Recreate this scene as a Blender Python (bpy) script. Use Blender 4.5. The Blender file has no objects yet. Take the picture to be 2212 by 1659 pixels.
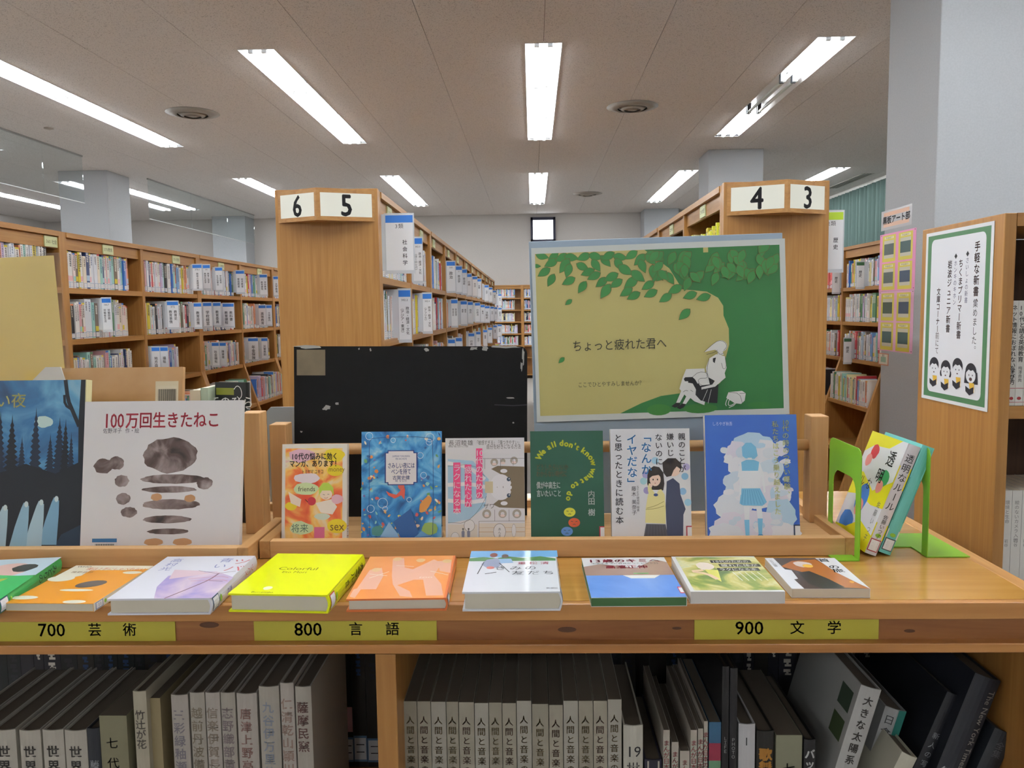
import bpy, math, random
from mathutils import Vector, Matrix
R = random.Random(7)
S = bpy.context.scene
COL = S.collection
# ------------------------------------------------------------ camera
F = 1750.0; IW, IH = 2212, 1659; ZC = 1.5
_r = 0.011
_dY = Vector((45 / F, 157.5 / F, -1)).normalized()
_v = Vector((-math.sin(_r), math.cos(_r), 0)); _Z = (_v - _v.dot(_dY) * _dY).normalized()
_X = _dY.cross(_Z)
CW = Matrix((_X, _dY, _Z))             # camera -> world rotation
cam_d = bpy.data.cameras.new('camera'); cam = bpy.data.objects.new('camera', cam_d); COL.objects.link(cam)
cam_d.sensor_width = 36; cam_d.lens = F / IW * 36; cam_d.clip_start = 0.05
CAMP = Vector((0, 0, ZC))
cam.matrix_world = Matrix.Translation(CAMP) @ CW.to_4x4()
S.camera = cam
def ray(px, py): return CW @ Vector(((px - IW / 2) / F, (IH / 2 - py) / F, -1))
def at(px, py, Y): d = ray(px, py); return CAMP + d * (Y / d.y)
def atX(px, py, X): d = ray(px, py); return CAMP + d * (X / d.x)
def atZ(px, py, Z): d = ray(px, py); return CAMP + d * ((Z - ZC) / d.z)
# ------------------------------------------------------------ world, exposure
W = bpy.data.worlds.new('world'); S.world = W; W.use_nodes = True
W.node_tree.nodes['Background'].inputs[0].default_value = (0.75, 0.85, 1.0, 1)
W.node_tree.nodes['Background'].inputs[1].default_value = 1.2
S.view_settings.view_transform = 'Standard'; S.view_settings.look = 'None'
S.view_settings.gamma = 1; S.view_settings.use_curve_mapping = False
S.view_settings.exposure = 0.43
TUBE = 34.0                            # radiance of the fluorescent tubes
# ------------------------------------------------------------ materials
def lin(h):
    h = h.lstrip('#'); o = []
    for i in (0, 2, 4):
        c = int(h[i:i + 2], 16) / 255
        o.append(c / 12.92 if c <= .04045 else ((c + .055) / 1.055) ** 2.4)
    return (*o, 1)
MC = {}
def M(h, rough=.5, metal=0, coat=0, emit=0, spec=.5):
    k = (h, rough, metal, coat, emit, spec)
    if k in MC: return MC[k]
    m = bpy.data.materials.new('paint_' + h.lstrip('#')); m.use_nodes = True
    b = m.node_tree.nodes['Principled BSDF']
    b.inputs['Base Color'].default_value = lin(h); b.inputs['Roughness'].default_value = rough
    b.inputs['Metallic'].default_value = metal; b.inputs['Coat Weight'].default_value = coat
    b.inputs['Coat Roughness'].default_value = .12; b.inputs['Specular IOR Level'].default_value = spec
    if emit: b.inputs['Emission Color'].default_value = (0.93, 0.97, 1, 1); b.inputs['Emission Strength'].default_value = emit
    MC[k] = m; return m
def noisy(name, cols, scale=(1, 1, 1), nscale=5, detail=4, rough=.5, coat=0, bump=0, dist=0, pos=None, bdist=.001):
    m = bpy.data.materials.new(name); m.use_nodes = True; t = m.node_tree; n = t.nodes; l = t.links
    b = n['Principled BSDF']; b.inputs['Roughness'].default_value = rough; b.inputs['Coat Weight'].default_value = coat
    b.inputs['Coat Roughness'].default_value = .15
    tc = n.new('ShaderNodeTexCoord'); mp = n.new('ShaderNodeMapping'); mp.inputs['Scale'].default_value = scale
    nz = n.new('ShaderNodeTexNoise'); nz.inputs['Scale'].default_value = nscale; nz.inputs['Detail'].default_value = detail
    nz.inputs['Distortion'].default_value = dist
    cr = n.new('ShaderNodeValToRGB'); e = cr.color_ramp.elements
    k = len(cols); pos = pos or [.3 + .4 * i / max(1, k - 1) for i in range(k)]
    e[0].position = pos[0]; e[0].color = lin(cols[0]); e[1].position = pos[-1]; e[1].color = lin(cols[-1])
    for i in range(1, k - 1): q = e.new(pos[i]); q.color = lin(cols[i])
    l.new(tc.outputs['Object'], mp.inputs['Vector']); l.new(mp.outputs[0], nz.inputs['Vector'])
    l.new(nz.outputs['Fac'], cr.inputs[0]); l.new(cr.outputs[0], b.inputs['Base Color'])
    if bump:
        bp = n.new('ShaderNodeBump'); bp.inputs['Strength'].default_value = bump; bp.inputs['Distance'].default_value = bdist
        l.new(nz.outputs['Fac'], bp.inputs['Height']); l.new(bp.outputs[0], b.inputs['Normal'])
    return m
def wood(name, c, axis, rough=.4, coat=.1, k=60):
    sc = [k, k, k]; sc[axis] = 2.2
    return noisy(name, c, tuple(sc), 1, 5, rough, coat, .08, 1.2, pos=[.25, .5, .75])
OAK = ['#976530', '#a4743a', '#b08246']
oak_z = wood('oak_upright', OAK, 2, .42); oak_x = wood('oak_board', OAK, 0, .42); oak_y = wood('oak_board_deep', OAK, 1, .42)
top_w = wood('counter_top_veneer', ['#b07c38', '#bd8a42', '#c7964e'], 0, .22, .35, 30)
fac_w = wood('counter_facia', ['#7c4a22', '#946032', '#a5713d'], 0, .5, 0, 40)
trim_w = wood('counter_trim', ['#a06a35', '#b57d43', '#c08a4e'], 0, .38, .15, 50)
pine_x = wood('pine_rail', ['#b98c58', '#c99c68', '#d2a874'], 0, .55, 0, 55)
pine_y = wood('pine_side', ['#a87a46', '#b88a55', '#c69a64'], 1, .55, 0, 55)
pine_z = wood('pine_post', ['#b98c58', '#c59763', '#cfa470'], 2, .55, 0, 55)
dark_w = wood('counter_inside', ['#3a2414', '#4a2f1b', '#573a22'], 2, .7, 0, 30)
ceil_m = noisy('ceiling_board', ['#a8a5a3', '#dfdbd9', '#e3dfdd'], (1, 1, 1), 130, 2, .9, bump=.3, pos=[.33, .42, .9])
wall_m = noisy('wall_plaster', ['#b9b4b0', '#c0bbb6'], (1, 1, 1), 60, 3, .85, bump=.15)
pil_m = noisy('pillar_plaster', ['#a5a8ab', '#abaeb1'], (1, 1, 1), 90, 3, .85, bump=.15)
floor_m = noisy('carpet', ['#958f88', '#a09a93'], (1, 1, 1), 80, 3, .95, bump=.4)
paper = M('#cfc8b6', .8); paper_shaded = M('#5a5145', .9); paper_w = M('#e6e2da', .7); white = M('#e8e8ea', .5); black = M('#16161a', .45); ink = M('#1c1c20', .6)  # page tone for books under the counter is paper with shade painted in
# ------------------------------------------------------------ mesh builder
class MB:
    def __init__(s): s.v = []; s.f = []; s.m = []; s.mats = []
    def mi(s, m):
        if m not in s.mats: s.mats.append(m)
        return s.mats.index(m)
    def add(s, vs, fs, m):
        o = len(s.v); s.v += [tuple(p) for p in vs]; i = s.mi(m)
        for f in fs: s.f.append([o + k for k in f]); s.m.append(i)
    def box(s, x0, x1, y0, y1, z0, z1, m, X=None):
        vs = [Vector((x, y, z)) for z in (z0, z1) for y in (y0, y1) for x in (x0, x1)]
        if X: vs = [X @ p for p in vs]
        s.add(vs, [(0, 2, 3, 1), (4, 5, 7, 6), (0, 1, 5, 4), (2, 6, 7, 3), (0, 4, 6, 2), (1, 3, 7, 5)], m)
    def prism(s, pts, z0, z1, m, ax=2, X=None):   # polygon extruded along axis; pts CCW in the other two axes
        def mk(a, b, z): p = [0, 0, 0]; o = [i for i in range(3) if i != ax]; p[o[0]] = a; p[o[1]] = b; p[ax] = z; p = Vector(p); return X @ p if X else p
        n = len(pts); vs = [mk(a, b, z0) for a, b in pts] + [mk(a, b, z1) for a, b in pts]
        s.add(vs, [tuple(range(n))[::-1], tuple(range(n, 2 * n))] + [(i, (i + 1) % n, n + (i + 1) % n, n + i) for i in range(n)], m)
    def tube(s, p, q, r, m, n=10, r2=None):
        p = Vector(p); q = Vector(q); d = (q - p).normalized(); a = d.orthogonal().normalized(); b = d.cross(a); r2 = r if r2 is None else r2
        vs = [c + (a * math.cos(t) + b * math.sin(t)) * rr for c, rr in ((p, r), (q, r2)) for t in [2 * math.pi * i / n for i in range(n)]]
        s.add(vs, [tuple(range(n))[::-1], tuple(range(n, 2 * n))] + [(i, (i + 1) % n, n + (i + 1) % n, n + i) for i in range(n)], m)
    def mesh(s, name):
        me = bpy.data.meshes.new(name); me.from_pydata(s.v, [], s.f)
        for m in s.mats: me.materials.append(m)
        me.polygons.foreach_set('material_index', s.m); me.update(); return me
    def build(s, name, parent=None, bevel=0, smooth=False):
        o = bpy.data.objects.new(name, s.mesh(name)); COL.objects.link(o)
        if parent: o.parent = parent
        if bevel: b = o.modifiers.new('bevel', 'BEVEL'); b.width = bevel; b.segments = 2; b.limit_method = 'ANGLE'
        if smooth: o.data.polygons.foreach_set('use_smooth', [True] * len(o.data.polygons))
        return o
def tag(o, label=None, cat=None, group=None, kind=None):
    if label: o['label'] = label
    if cat: o['category'] = cat
    if group: o['group'] = group
    if kind: o['kind'] = kind
    return o
def thing(name, label=None, cat=None, group=None, loc=(0, 0, 0), rz=0, kind=None):
    o = bpy.data.objects.new(name, None); o.empty_display_size = .05; COL.objects.link(o)
    o.location = loc; o.rotation_euler = (0, 0, rz); return tag(o, label, cat, group, kind)
def boxo(name, b, m, parent=None, bevel=0):
    q = MB(); q.box(*b, m); return q.build(name, parent, bevel)
KIDS = {}
def copy_tree(o, kids, parent=None):   # kids: list of (object, its kids)
    c = o.copy(); COL.objects.link(c)
    if parent: c.parent = parent
    for k, kk in kids: copy_tree(k, kk, c)
    return c
def tree(o):
    allo = list(COL.objects); d = {}
    for q in allo:
        if q.parent: d.setdefault(q.parent.name, []).append(q)
    def rec(q): return [(k, rec(k)) for k in d.get(q.name, [])]
    return rec(o)
# ------------------------------------------------------------ glyphs
_fc = bpy.data.curves.new('glyph', 'FONT'); _fc.resolution_u = 2; _fo = bpy.data.objects.new('glyph', _fc); GC = {}
def glyph(sx):
    if sx not in GC:
        _fc.body = sx; m = _fo.to_mesh()
        GC[sx] = ([(v.co.x, v.co.y) for v in m.vertices], [tuple(p.vertices) for p in m.polygons]); _fo.to_mesh_clear()
    return GC[sx]
ROT = 'ー「」()（）…〜'
# ------------------------------------------------------------ flat print on a surface
class Art:
    """u right 0..1, v down 0..1 on a face W x H; fn(x,z,layer)->point in local coords (x from left, z from bottom, metres)"""
    def __init__(s, w, h, fn): s.w = w; s.h = h; s.fn = fn; s.b = MB(); s.k = 1
    def raw(s, pts, faces, m):
        L = s.k; s.k += 1
        s.b.add([s.fn(x, z, L) for x, z in pts], faces, m)
    def P(s, u, v): return (u * s.w, (1 - v) * s.h)
    def poly(s, pts, m):
        from mathutils.geometry import tessellate_polygon
        q = [s.P(*p) for p in pts]; tr = tessellate_polygon([[Vector((a, b, 0)) for a, b in q]])
        out = []
        for a, b, c in tr:
            ar = (q[b][0] - q[a][0]) * (q[c][1] - q[a][1]) - (q[b][1] - q[a][1]) * (q[c][0] - q[a][0])
            out.append((a, b, c) if ar > 0 else (a, c, b))
        s.raw(q, out, m)
    def rect(s, u0, v0, u1, v1, m):
        a = s.P(u0, v1); b = s.P(u1, v0); s.raw([a, (b[0], a[1]), b, (a[0], b[1])], [(0, 1, 2, 3)], m)
    def ell(s, u, v, ru, rv, m, n=20, rot=0, wob=0, seed=0):  # ru, rv in fractions of W, H
        rr = random.Random(seed); q = []
        cx, cz = s.P(u, v); A = ru * s.w; B = rv * s.h
        for i in range(n):
            t = 2 * math.pi * i / n; w = 1 + wob * (rr.random() - .5); a = A * math.cos(t) * w; b = B * math.sin(t) * w
            q.append((cx + a * math.cos(rot) - b * math.sin(rot), cz + a * math.sin(rot) + b * math.cos(rot)))
        s.raw(q, [tuple(range(n))], m)
    def line(s, pts, wd, m, sm=0, taper=False):     # width in metres; sm: smoothing subdivisions
        q = [Vector(s.P(*p)) for p in pts]
        for _ in range(sm):
            r = [q[0]]
            for a, b in zip(q, q[1:]): r += [a * .75 + b * .25, a * .25 + b * .75]
            q = r + [q[-1]]
        vs = []; n = len(q)
        for i, p in enumerate(q):
            d = (q[min(i + 1, n - 1)] - q[max(i - 1, 0)]); d = d.normalized() if d.length > 1e-9 else Vector((1, 0)); nn = Vector((-d.y, d.x)) * wd / 2
            if taper: nn *= max(.08, 1 - i / (n - 1))
            vs += [tuple(p - nn), tuple(p + nn)]
        s.raw(vs, [(2 * i, 2 * i + 2, 2 * i + 3, 2 * i + 1) for i in range(n - 1)], m)
    def ring(s, u, v, r, wd, m, n=16):              # r in metres
        cx, cz = s.P(u, v); vs = []
        for i in range(n + 1):
            t = 2 * math.pi * i / n; vs += [(cx + (r - wd) * math.cos(t), cz + (r - wd) * math.sin(t)), (cx + r * math.cos(t), cz + r * math.sin(t))]
        s.raw(vs, [(2 * i, 2 * i + 1, 2 * i + 3, 2 * i + 2) for i in range(n)], m)
    def text(s, body, u, v, size, m, vert=False, bold=0, sx=1, align='L', rot=0, gap=1.0, fit=None):
        """size = em in metres; (u,v) = left baseline-centre (horizontal) or top centre (vertical)"""
        x, z = s.P(u, v); L = s.k; s.k += 1; cr, sr = math.cos(rot), math.sin(rot)
        def put(g, ox, oz, qx, turn=False):
            vs, fs = g
            for k in range(1 + 4 * (bold > 0)):
                e, e2 = [bold * size * q for q in ((0, 0), (1, 0), (-1, 0), (0, 1), (0, -1))[k]]; out = []
                for a, b in vs:
                    if turn: a, b = b - .38 + .5, -(a - .5) + .38
                    lx = ox + a * size * qx + e; lz = oz + b * size + e2
                    out.append(s.fn(x + lx * cr - lz * sr, z + lx * sr + lz * cr, L))
                s.b.add(out, fs, m)
        if vert:
            zz = 0
            for ch in body:
                if ch == ' ': zz -= size * gap * .5; continue
                dx, dz = (.55, .5) if ch in '、。' else (0, 0)
                put(glyph(ch), -.5 * size * sx + dx * size * sx, zz - size * .88 + dz * size, sx, ch in ROT)
                zz -= size * gap
        else:
            cur = 0
            if all(ord(c) < 256 for c in body) and gap == 1.0:
                g = glyph(body); wd = max([a for a, b in g[0]] or [0]) * size * sx
                if fit: sx *= fit * s.w / wd; wd = fit * s.w
                put(g, {'L': 0, 'C': -wd / 2, 'R': -wd}[align], -.36 * size, sx)
            else:
                wid = lambda c: (.6 if c in '0123456789!?' else .35 if c == ' ' else .62 if ord(c) < 256 else 1) * gap
                tot = sum(wid(c) for c in body) * size * sx
                if fit: sx *= fit * s.w / tot; tot = fit * s.w
                cur = {'L': 0, 'C': -tot / 2, 'R': -tot}[align]
                for c in body:
                    if c != ' ': put(glyph(c), cur, -.38 * size, sx)
                    cur += wid(c) * size * sx
    def build(s, name, parent): return s.b.build(name, parent)
def front_art(w, h, t):  # book/sheet frame: x -w/2..w/2, z 0..h, front at y=-t/2
    return Art(w, h, lambda x, z, L: (x - w / 2, -t / 2 - 1.3e-5 * L, z))
def frame(root, BL, BR, TL, t=0):
    """put root so local x = BL->BR, z = up the face; returns width, height"""
    x = (BR - BL).normalized(); z = (TL - BL); z = (z - z.dot(x) * x).normalized(); y = z.cross(x)
    o = (BL + BR) / 2 + y * (t / 2)
    root.matrix_world = Matrix((( x.x, y.x, z.x, o.x), (x.y, y.y, z.y, o.y), (x.z, y.z, z.z, o.z), (0, 0, 0, 1)))
    return (BR - BL).length, (TL - BL).dot(z)
# ------------------------------------------------------------ book
def book_body(root, w, h, t, cover, pg=paper, hard=True, spine=1, bulge=None):
    """front cover at y=-t/2, spine at x = spine*w/2"""
    ct = .0022 if hard else .0006; ins = .003 if hard else .0004
    bul = (t * .12 if hard else 0) if bulge is None else bulge
    n = 6; sp = spine; A = []
    def arc(o, b): return [(sp * (w / 2 - b + o) + sp * b * math.sin(math.pi * i / n), (-1 + 2 * i / n) * (t / 2 + o)) for i in range(n + 1)]
    b = MB(); out = arc(0, bul); inn = [(x - sp * ct, y * (1 - 2 * ct / t)) for x, y in arc(0, bul)]
    fx = -sp * w / 2
    op = [(fx, -t / 2)] + out + [(fx, t / 2)]; ip = [(fx, -t / 2 + ct)] + inn + [(fx, t / 2 - ct)]
    N = len(op); vs = [(x, y, z) for z in (0, h) for x, y in op] + [(x, y, z) for z in (0, h) for x, y in ip]
    fs = []
    for i in range(N - 1):
        fs += [(i, i + 1, N + i + 1, N + i), (2 * N + i + 1, 2 * N + i, 3 * N + i, 3 * N + i + 1), (i + 1, i, 2 * N + i, 2 * N + i + 1), (N + i, N + i + 1, 3 * N + i + 1, 3 * N + i)]
    fs += [(0, N, 3 * N, 2 * N), (N - 1, 3 * N - 1, 4 * N - 1, 2 * N - 1)]
    if sp < 0: fs = [f[::-1] for f in fs]
    b.add(vs, fs, cover); b.build('cover', root)
    p = MB(); px = w / 2 - ct - bul * .3
    pts = [(-w / 2 + ins, -t / 2 + ct), (px, -t / 2 + ct), (px + bul * .2, 0), (px, t / 2 - ct), (-w / 2 + ins, t / 2 - ct)]
    if sp < 0: pts = [(-x, y) for x, y in pts][::-1]
    if ins > .001: k = -sp; pts.insert(5 if sp > 0 else 0, (k * (w / 2 - ins - .0015), 0)) if False else None
    p.prism(pts, ins, h - ins, pg); p.build('pages', root)
    # spine map for lettering: u across thickness (front edge at u=0 for spine right), v down
    def fn(x, z, L):
        q = x / t; a = math.pi * q; return (sp * (w / 2 - bul + bul * math.sin(a) + 1.3e-5 * L + (.0006 if bul > 0 else .00002)), sp * (-t / 2 + t * q), z)
    return Art(w, h, lambda x, z, L: (x - w / 2, -t / 2 - 1.3e-5 * L, z)), Art(t, h, fn)
def lib_sticker(sa, c='#3b5f8a', v0=.86, v1=.97, green=True):
    m = M(c, .4)
    for i in range(4): sa.rect(.08 + .21 * i, v0, .08 + .21 * (i + 1), v1, m)
    for i in range(4): sa.rect(.14 + .18 * i, v0 + .008, .14 + .18 * (i + 1), v1 - .008, white)
    sa.rect(.3, v0 + .032, .7, v0 + .037, ink); sa.rect(.3, v0 + .06, .7, v0 + .064, ink)
    if green: sa.ell(.5, v0 - .035, .25, .018, M('#8fc23c'), 8)
def cover_tab(a, c='#b02a3a'):      # label wrapping round from the spine onto the cover
    a.rect(.93, .88, 1, .985, M(c, .4)); a.rect(.945, .89, 1, .985, white)
# ============================================================ room
CZ = ZC + 2.15; XL, XR, YB, YF = -11.0, 6.0, 18.3, -9.0
def struct(o): o['kind'] = 'structure'; return o
struct(boxo('floor', (XL, XR, YF, YB, -.05, 0), floor_m))
struct(boxo('wall_back', (XL, XR, YB, YB + .15, 0, CZ + .3), wall_m))
struct(boxo('wall_left', (XL - .15, XL, YF, YB, 0, CZ + .3), wall_m))
struct(boxo('wall_right', (XR, XR + .15, YF, YB, 0, CZ + .3), wall_m))
struct(boxo('wall_front', (XL, XR, YF - .15, YF, 0, CZ + .3), wall_m))
struct(boxo('baseboard_back', (XL, XR, YB - .015, YB, 0, .08), M('#6a5a48')))
# lights layout
LX = [.11 + 2.34 * k for k in range(-4, 3)]; LY = [.6, 6.75, 12.9, -7.4]; LL = 3.7; LWD = .30  # row behind the viewer is unseen, added to brighten surfaces facing the camera
holes = [(x - LWD / 2, x + LWD / 2, y, y + LL) for x in LX for y in LY]
ceil = struct(boxo('ceiling', (XL, XR, YF, YB, CZ + .28, CZ + .32), M('#77736e', .9)))
def carve(r):
    rects = [r]
    for h in holes:
        out = []
        for a in rects:
            x0, x1, y0, y1 = a
            if h[0] >= x1 or h[1] <= x0 or h[2] >= y1 or h[3] <= y0: out.append(a); continue
            if h[0] > x0: out.append((x0, h[0], y0, y1))
            if h[1] < x1: out.append((h[1], x1, y0, y1))
            c0, c1 = max(x0, h[0]), min(x1, h[1])
            if h[2] > y0: out.append((c0, c1, y0, h[2]))
            if h[3] < y1: out.append((c0, c1, h[3], y1))
        rects = out
    return rects
g = .0018
for i in range(-13, 8):
    for j in range(-5, 10):
        x0, x1 = max(XL, .11 + .92 * i), min(XR, .11 + .92 * (i + 1)); y0, y1 = max(YF, 1.84 * j), min(YB, 1.84 * (j + 1))
        if x1 - x0 < .02 or y1 - y0 < .02: continue
        rs = [q for q in carve((x0 + g, x1 - g, y0 + g * .4, y1 - g * .4)) if q[1] - q[0] > .004 and q[3] - q[2] > .004]
        if not rs: continue
        b = MB()
        for q in rs: b.box(q[0], q[1], q[2], q[3], CZ, CZ + .012, ceil_m)
        b.build('ceiling_panel', ceil)
# lay-in backing right above the boards so joints read as dark lines
b = MB()
for q in carve((XL, XR, YF, YB)): b.box(q[0], q[1], q[2], q[3], CZ + .013, CZ + .02, M('#5a554f', .9))
b.build('ceiling_grid', ceil)
# pillars (setting)
def pillar(n, x0, x1, y0, y1): struct(boxo('pillar_%d' % n, (x0, x1, y0, y1, 0, CZ), pil_m, bevel=.006))
pillar(1, 2.41, 3.15, 4.98, 5.68); pillar(2, 2.41, 3.15, 11.3, 11.95); pillar(3, 2.41, 3.15, 17.7, 18.29)
pillar(4, -6.98, -6.25, 12.0, 12.67); pillar(5, -6.98, -6.25, 17.75, 18.29); pillar(6, -6.98, -6.25, 5.7, 6.4)
# back window
wa, wb = at(1146, 470, YB), at(1200, 522, YB)
wn = thing('window_1', kind='structure'); wn.location = ((wa.x + wb.x) / 2, YB - .01, (wa.z + wb.z) / 2)
w2, h2 = (wb.x - wa.x) / 2, (wa.z - wb.z) / 2; fr = M('#22223a', .5)
b = MB()
for q in ((-w2, -w2 + .05, -h2, h2), (w2 - .05, w2, -h2, h2), (-w2, w2, -h2, -h2 + .05), (-w2, w2, h2 - .06, h2)): b.box(q[0], q[1], -.05, .005, q[2], q[3], fr)
b.build('window_frame', wn)
gl = M('#dfe8f5', .6, emit=2.6)
for i in range(3):
    for j in range(3):
        x0 = -w2 + .05 + i * (2 * w2 - .1) / 3; z0 = -h2 + .05 + j * (2 * h2 - .11) / 3
        boxo('pane', (x0 + .003, x0 + (2 * w2 - .1) / 3 - .003, -.01, -.004, z0 + .003, z0 + (2 * h2 - .11) / 3 - .003), gl, wn)
for i in (1, 2):
    x0 = -w2 + .05 + i * (2 * w2 - .1) / 3; boxo('muntin', (x0 - .003, x0 + .003, -.012, -.003, -h2 + .05, h2 - .06), M('#c8ccd8'), wn)
    z0 = -h2 + .05 + i * (2 * h2 - .11) / 3; boxo('muntin', (-w2 + .05, w2 - .05, -.0121, -.0031, z0 - .003, z0 + .003), M('#c8ccd8'), wn)
# small dark speaker box high on the back wall
a, c = at(1456, 462, YB), at(1480, 475, YB)
s_ = thing('wall_speaker', 'small dark speaker box high on the far wall above the bookcases numbered four', 'speaker', loc=((a.x + c.x) / 2, YB - .1, a.z - .32))
boxo('cabinet', (-.16, .16, -.08, .1, 0, .3), M('#3a4040'), s_, .02); boxo('grille', (-.13, .13, -.086, -.08, .03, .27), M('#2a3030', .8), s_)
# curtains on the right wall
cu = thing('curtain', 'pale green pleated curtains hanging along the right-hand wall below the ceiling', 'curtain', loc=(XR - .02, 0, 1.1))
b = MB(); n = 420; y0, y1 = 8.0, 18.2; vs = []
for i in range(n + 1):
    y = y0 + (y1 - y0) * i / n; x = -.12 + .05 * math.sin(i * .9) + .015 * math.sin(i * 2.3)
    vs += [(x, y, 0), (x, y, CZ - 1.1 - .05)]
b.add(vs, [(2 * i, 2 * i + 1, 2 * i + 3, 2 * i + 2) for i in range(n)], M('#4c615c', .8)); b.build('fabric', cu, smooth=True)
boxo('curtain_rail', (-.16, -.06, y0, y1, CZ - 1.15, CZ - 1.1), M('#d0d0cc'), cu)
# ceiling lights
refl = M('#f2f4f6', .35); tube_on = M('#ffffff', .4, emit=TUBE); tube_off = M('#c9d2cc', .3); sock = M('#e4e6e8', .4); sock_d = M('#2b2b30', .5)
names_x = ['far left', 'left aisle far side', 'outer left', 'inner left', 'centre', 'inner right', 'outer right']
TZ = -.004
def make_light(off=()):
    r = thing('ceiling_light'); b = MB(); a = LWD / 2 - .002; t = .0015
    b.add([(-a, 0, 0), (-a + .06, 0, .085), (a - .06, 0, .085), (a, 0, 0), (-a, LL, 0), (-a + .06, LL, .085), (a - .06, LL, .085), (a, LL, 0)],
          [(0, 4, 5, 1), (1, 5, 6, 2), (2, 6, 7, 3), (0, 1, 2, 3), (4, 7, 6, 5)], refl)
    b.build('reflector', r)
    b = MB()
    for q in ((-a - .006, -a, -.006, LL + .006), (a, a + .006, -.006, LL + .006), (-a, a, -.006, 0), (-a, a, LL, LL + .006)): b.box(q[0], q[1], q[2], q[3], -.004, .0, M('#d8d8d8'))
    b.build('rim', r)
    for k in range(3):
        y = .03 + k * (LL - .03) / 3; e = y + (LL - .12) / 3
        for x in (-.055, .055):
            b = MB(); b.tube((x, y + .03, TZ), (x, e - .03, TZ), .0165, tube_off if k in off else tube_on, 10); b.build('tube', r)
            for yy in (y, e):
                b = MB(); b.box(x - .02, x + .02, yy - .014 + (.014 if yy == y else -.014), yy + .014 + (.014 if yy == y else -.014), -.018, .085, sock_d if k in off else sock); b.build('socket', r)
    return r
ord_ = ['leftmost', 'second from left', 'third from left', 'fourth from left', 'centre', 'sixth from left', 'rightmost']
rown = ['in the row right over the counter', 'in the near row seen overhead', 'in the far row by the end wall', 'in the row behind the viewer']
L0 = make_light(); L0k = tree(L0); first = True
for j, y in enumerate(LY):
    for i, x in enumerate(LX):
        if (i, j) == (5, 1):
            o = make_light(off=(1,)); lab = 'fluorescent ceiling light whose middle tubes are dark while the others are lit'
        else:
            if first: o = L0; first = False
            else: o = copy_tree(L0, L0k)
            lab = 'lit strip light, %s %s' % (ord_[i], rown[j])
        o.location = (x, y, CZ); tag(o, lab, 'ceiling light', 'fluorescent strips in the ceiling')
# round diffusers
def diffuser(p, lab):
    r = thing('air_diffuser', lab, 'air vent', 'round ceiling air diffusers', loc=(p.x, p.y, CZ)); m = M('#8f877e', .5); n = 32
    for k, (r0, r1, z0, z1) in enumerate(((.155, .275, -.028, -.004), (.085, .15, -.045, -.012), (0.0, .078, -.05, -.03))):
        b = MB(); vs = []
        for i in range(n):
            t = 2 * math.pi * i / n
            for rr, z in ((r1, z1), (r0 + .01 if r0 else .001, z0), (r0 if r0 else .0009, z0 + .004), (r1 - .006, z1 + .004)): vs.append((rr * math.cos(t), rr * math.sin(t), z))
        fs = [(4 * i + a, 4 * ((i + 1) % n) + a, 4 * ((i + 1) % n) + (a + 1) % 4, 4 * i + (a + 1) % 4) for i in range(n) for a in range(4)]
        b.add(vs, fs, m); b.build(['outer_ring', 'inner_ring', 'centre_cone'][k], r, smooth=True)
    b = MB(); b.prism([(.27 * math.cos(2 * math.pi * i / n), .27 * math.sin(2 * math.pi * i / n)) for i in range(n)], -.003, -.001, M('#3d3833')); b.build('backplate', r)
diffuser(atZ(416, 244, CZ), 'round ceiling air diffuser at the left between two strip lights')
diffuser(atZ(1366, 230, CZ), 'round ceiling air diffuser right of the centre strip light')
diffuser(atZ(1269, 418, CZ), 'small-looking far round air diffuser near the end wall')
p = atZ(1835, 391, CZ); s_ = thing('slot_vent', 'long thin slot vent in the ceiling near the curtains', 'air vent', loc=(p.x, p.y, CZ))
boxo('frame', (-.1, .1, -.8, .8, -.006, -.001), M('#b8b2aa'), s_)
for x in (-.05, 0, .05): boxo('slot', (x - .012, x + .012, -.78, .78, -.0075, -.006), M('#4a4642'), s_)
p = atZ(105, 276, CZ); b = MB(); b.prism([(.05 * math.cos(a * .524), .05 * math.sin(a * .524)) for a in range(12)], -.012, -.001, M('#b0a69c')); o = b.build('smoke_detector'); o.location = (p.x, p.y, CZ); tag(o, 'tiny flat round sensor on the ceiling above the glass screens at left', 'sensor')
# hanging glass smoke screens along the left edge of the room
gm = bpy.data.materials.new('screen_glass'); gm.use_nodes = True; t = gm.node_tree; t.nodes.remove(t.nodes['Principled BSDF'])
tr = t.nodes.new('ShaderNodeBsdfTransparent'); tr.inputs[0].default_value = (.93, .97, .975, 1); gs = t.nodes.new('ShaderNodeBsdfGlossy'); gs.inputs['Roughness'].default_value = .03
mx = t.nodes.new('ShaderNodeMixShader'); mx.inputs[0].default_value = .13; t.links.new(tr.outputs[0], mx.inputs[1]); t.links.new(gs.outputs[0], mx.inputs[2])
t.links.new(mx.outputs[0], t.nodes['Material Output'].inputs[0])
def screen(y0, y1, lab, joints):
    r = thing('glass_screen', lab, 'glass screen', 'hanging glass smoke screens', loc=(-6.0, y0, CZ - .62))
    ys = [0] + joints + [y1 - y0]
    for a, b_ in zip(ys, ys[1:]): boxo('pane', (-.004, .004, a + .004, b_ - .004, 0, .61), gm, r)
    boxo('edge_trim', (-.006, .006, 0, y1 - y0, -.012, -.001), M('#9a9c9c', .3), r); boxo('ceiling_channel', (-.012, .012, 0, y1 - y0, .6, .62), M('#8f908e', .3), r)
screen(12.75, 17.6, 'clear hanging glass screen between the far pillars on the left', [1.6, 3.3])
screen(5.0, 10.9, 'clear hanging glass screen nearer than the white pillar at left', [1.6, 3.3, 5.0])
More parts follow.
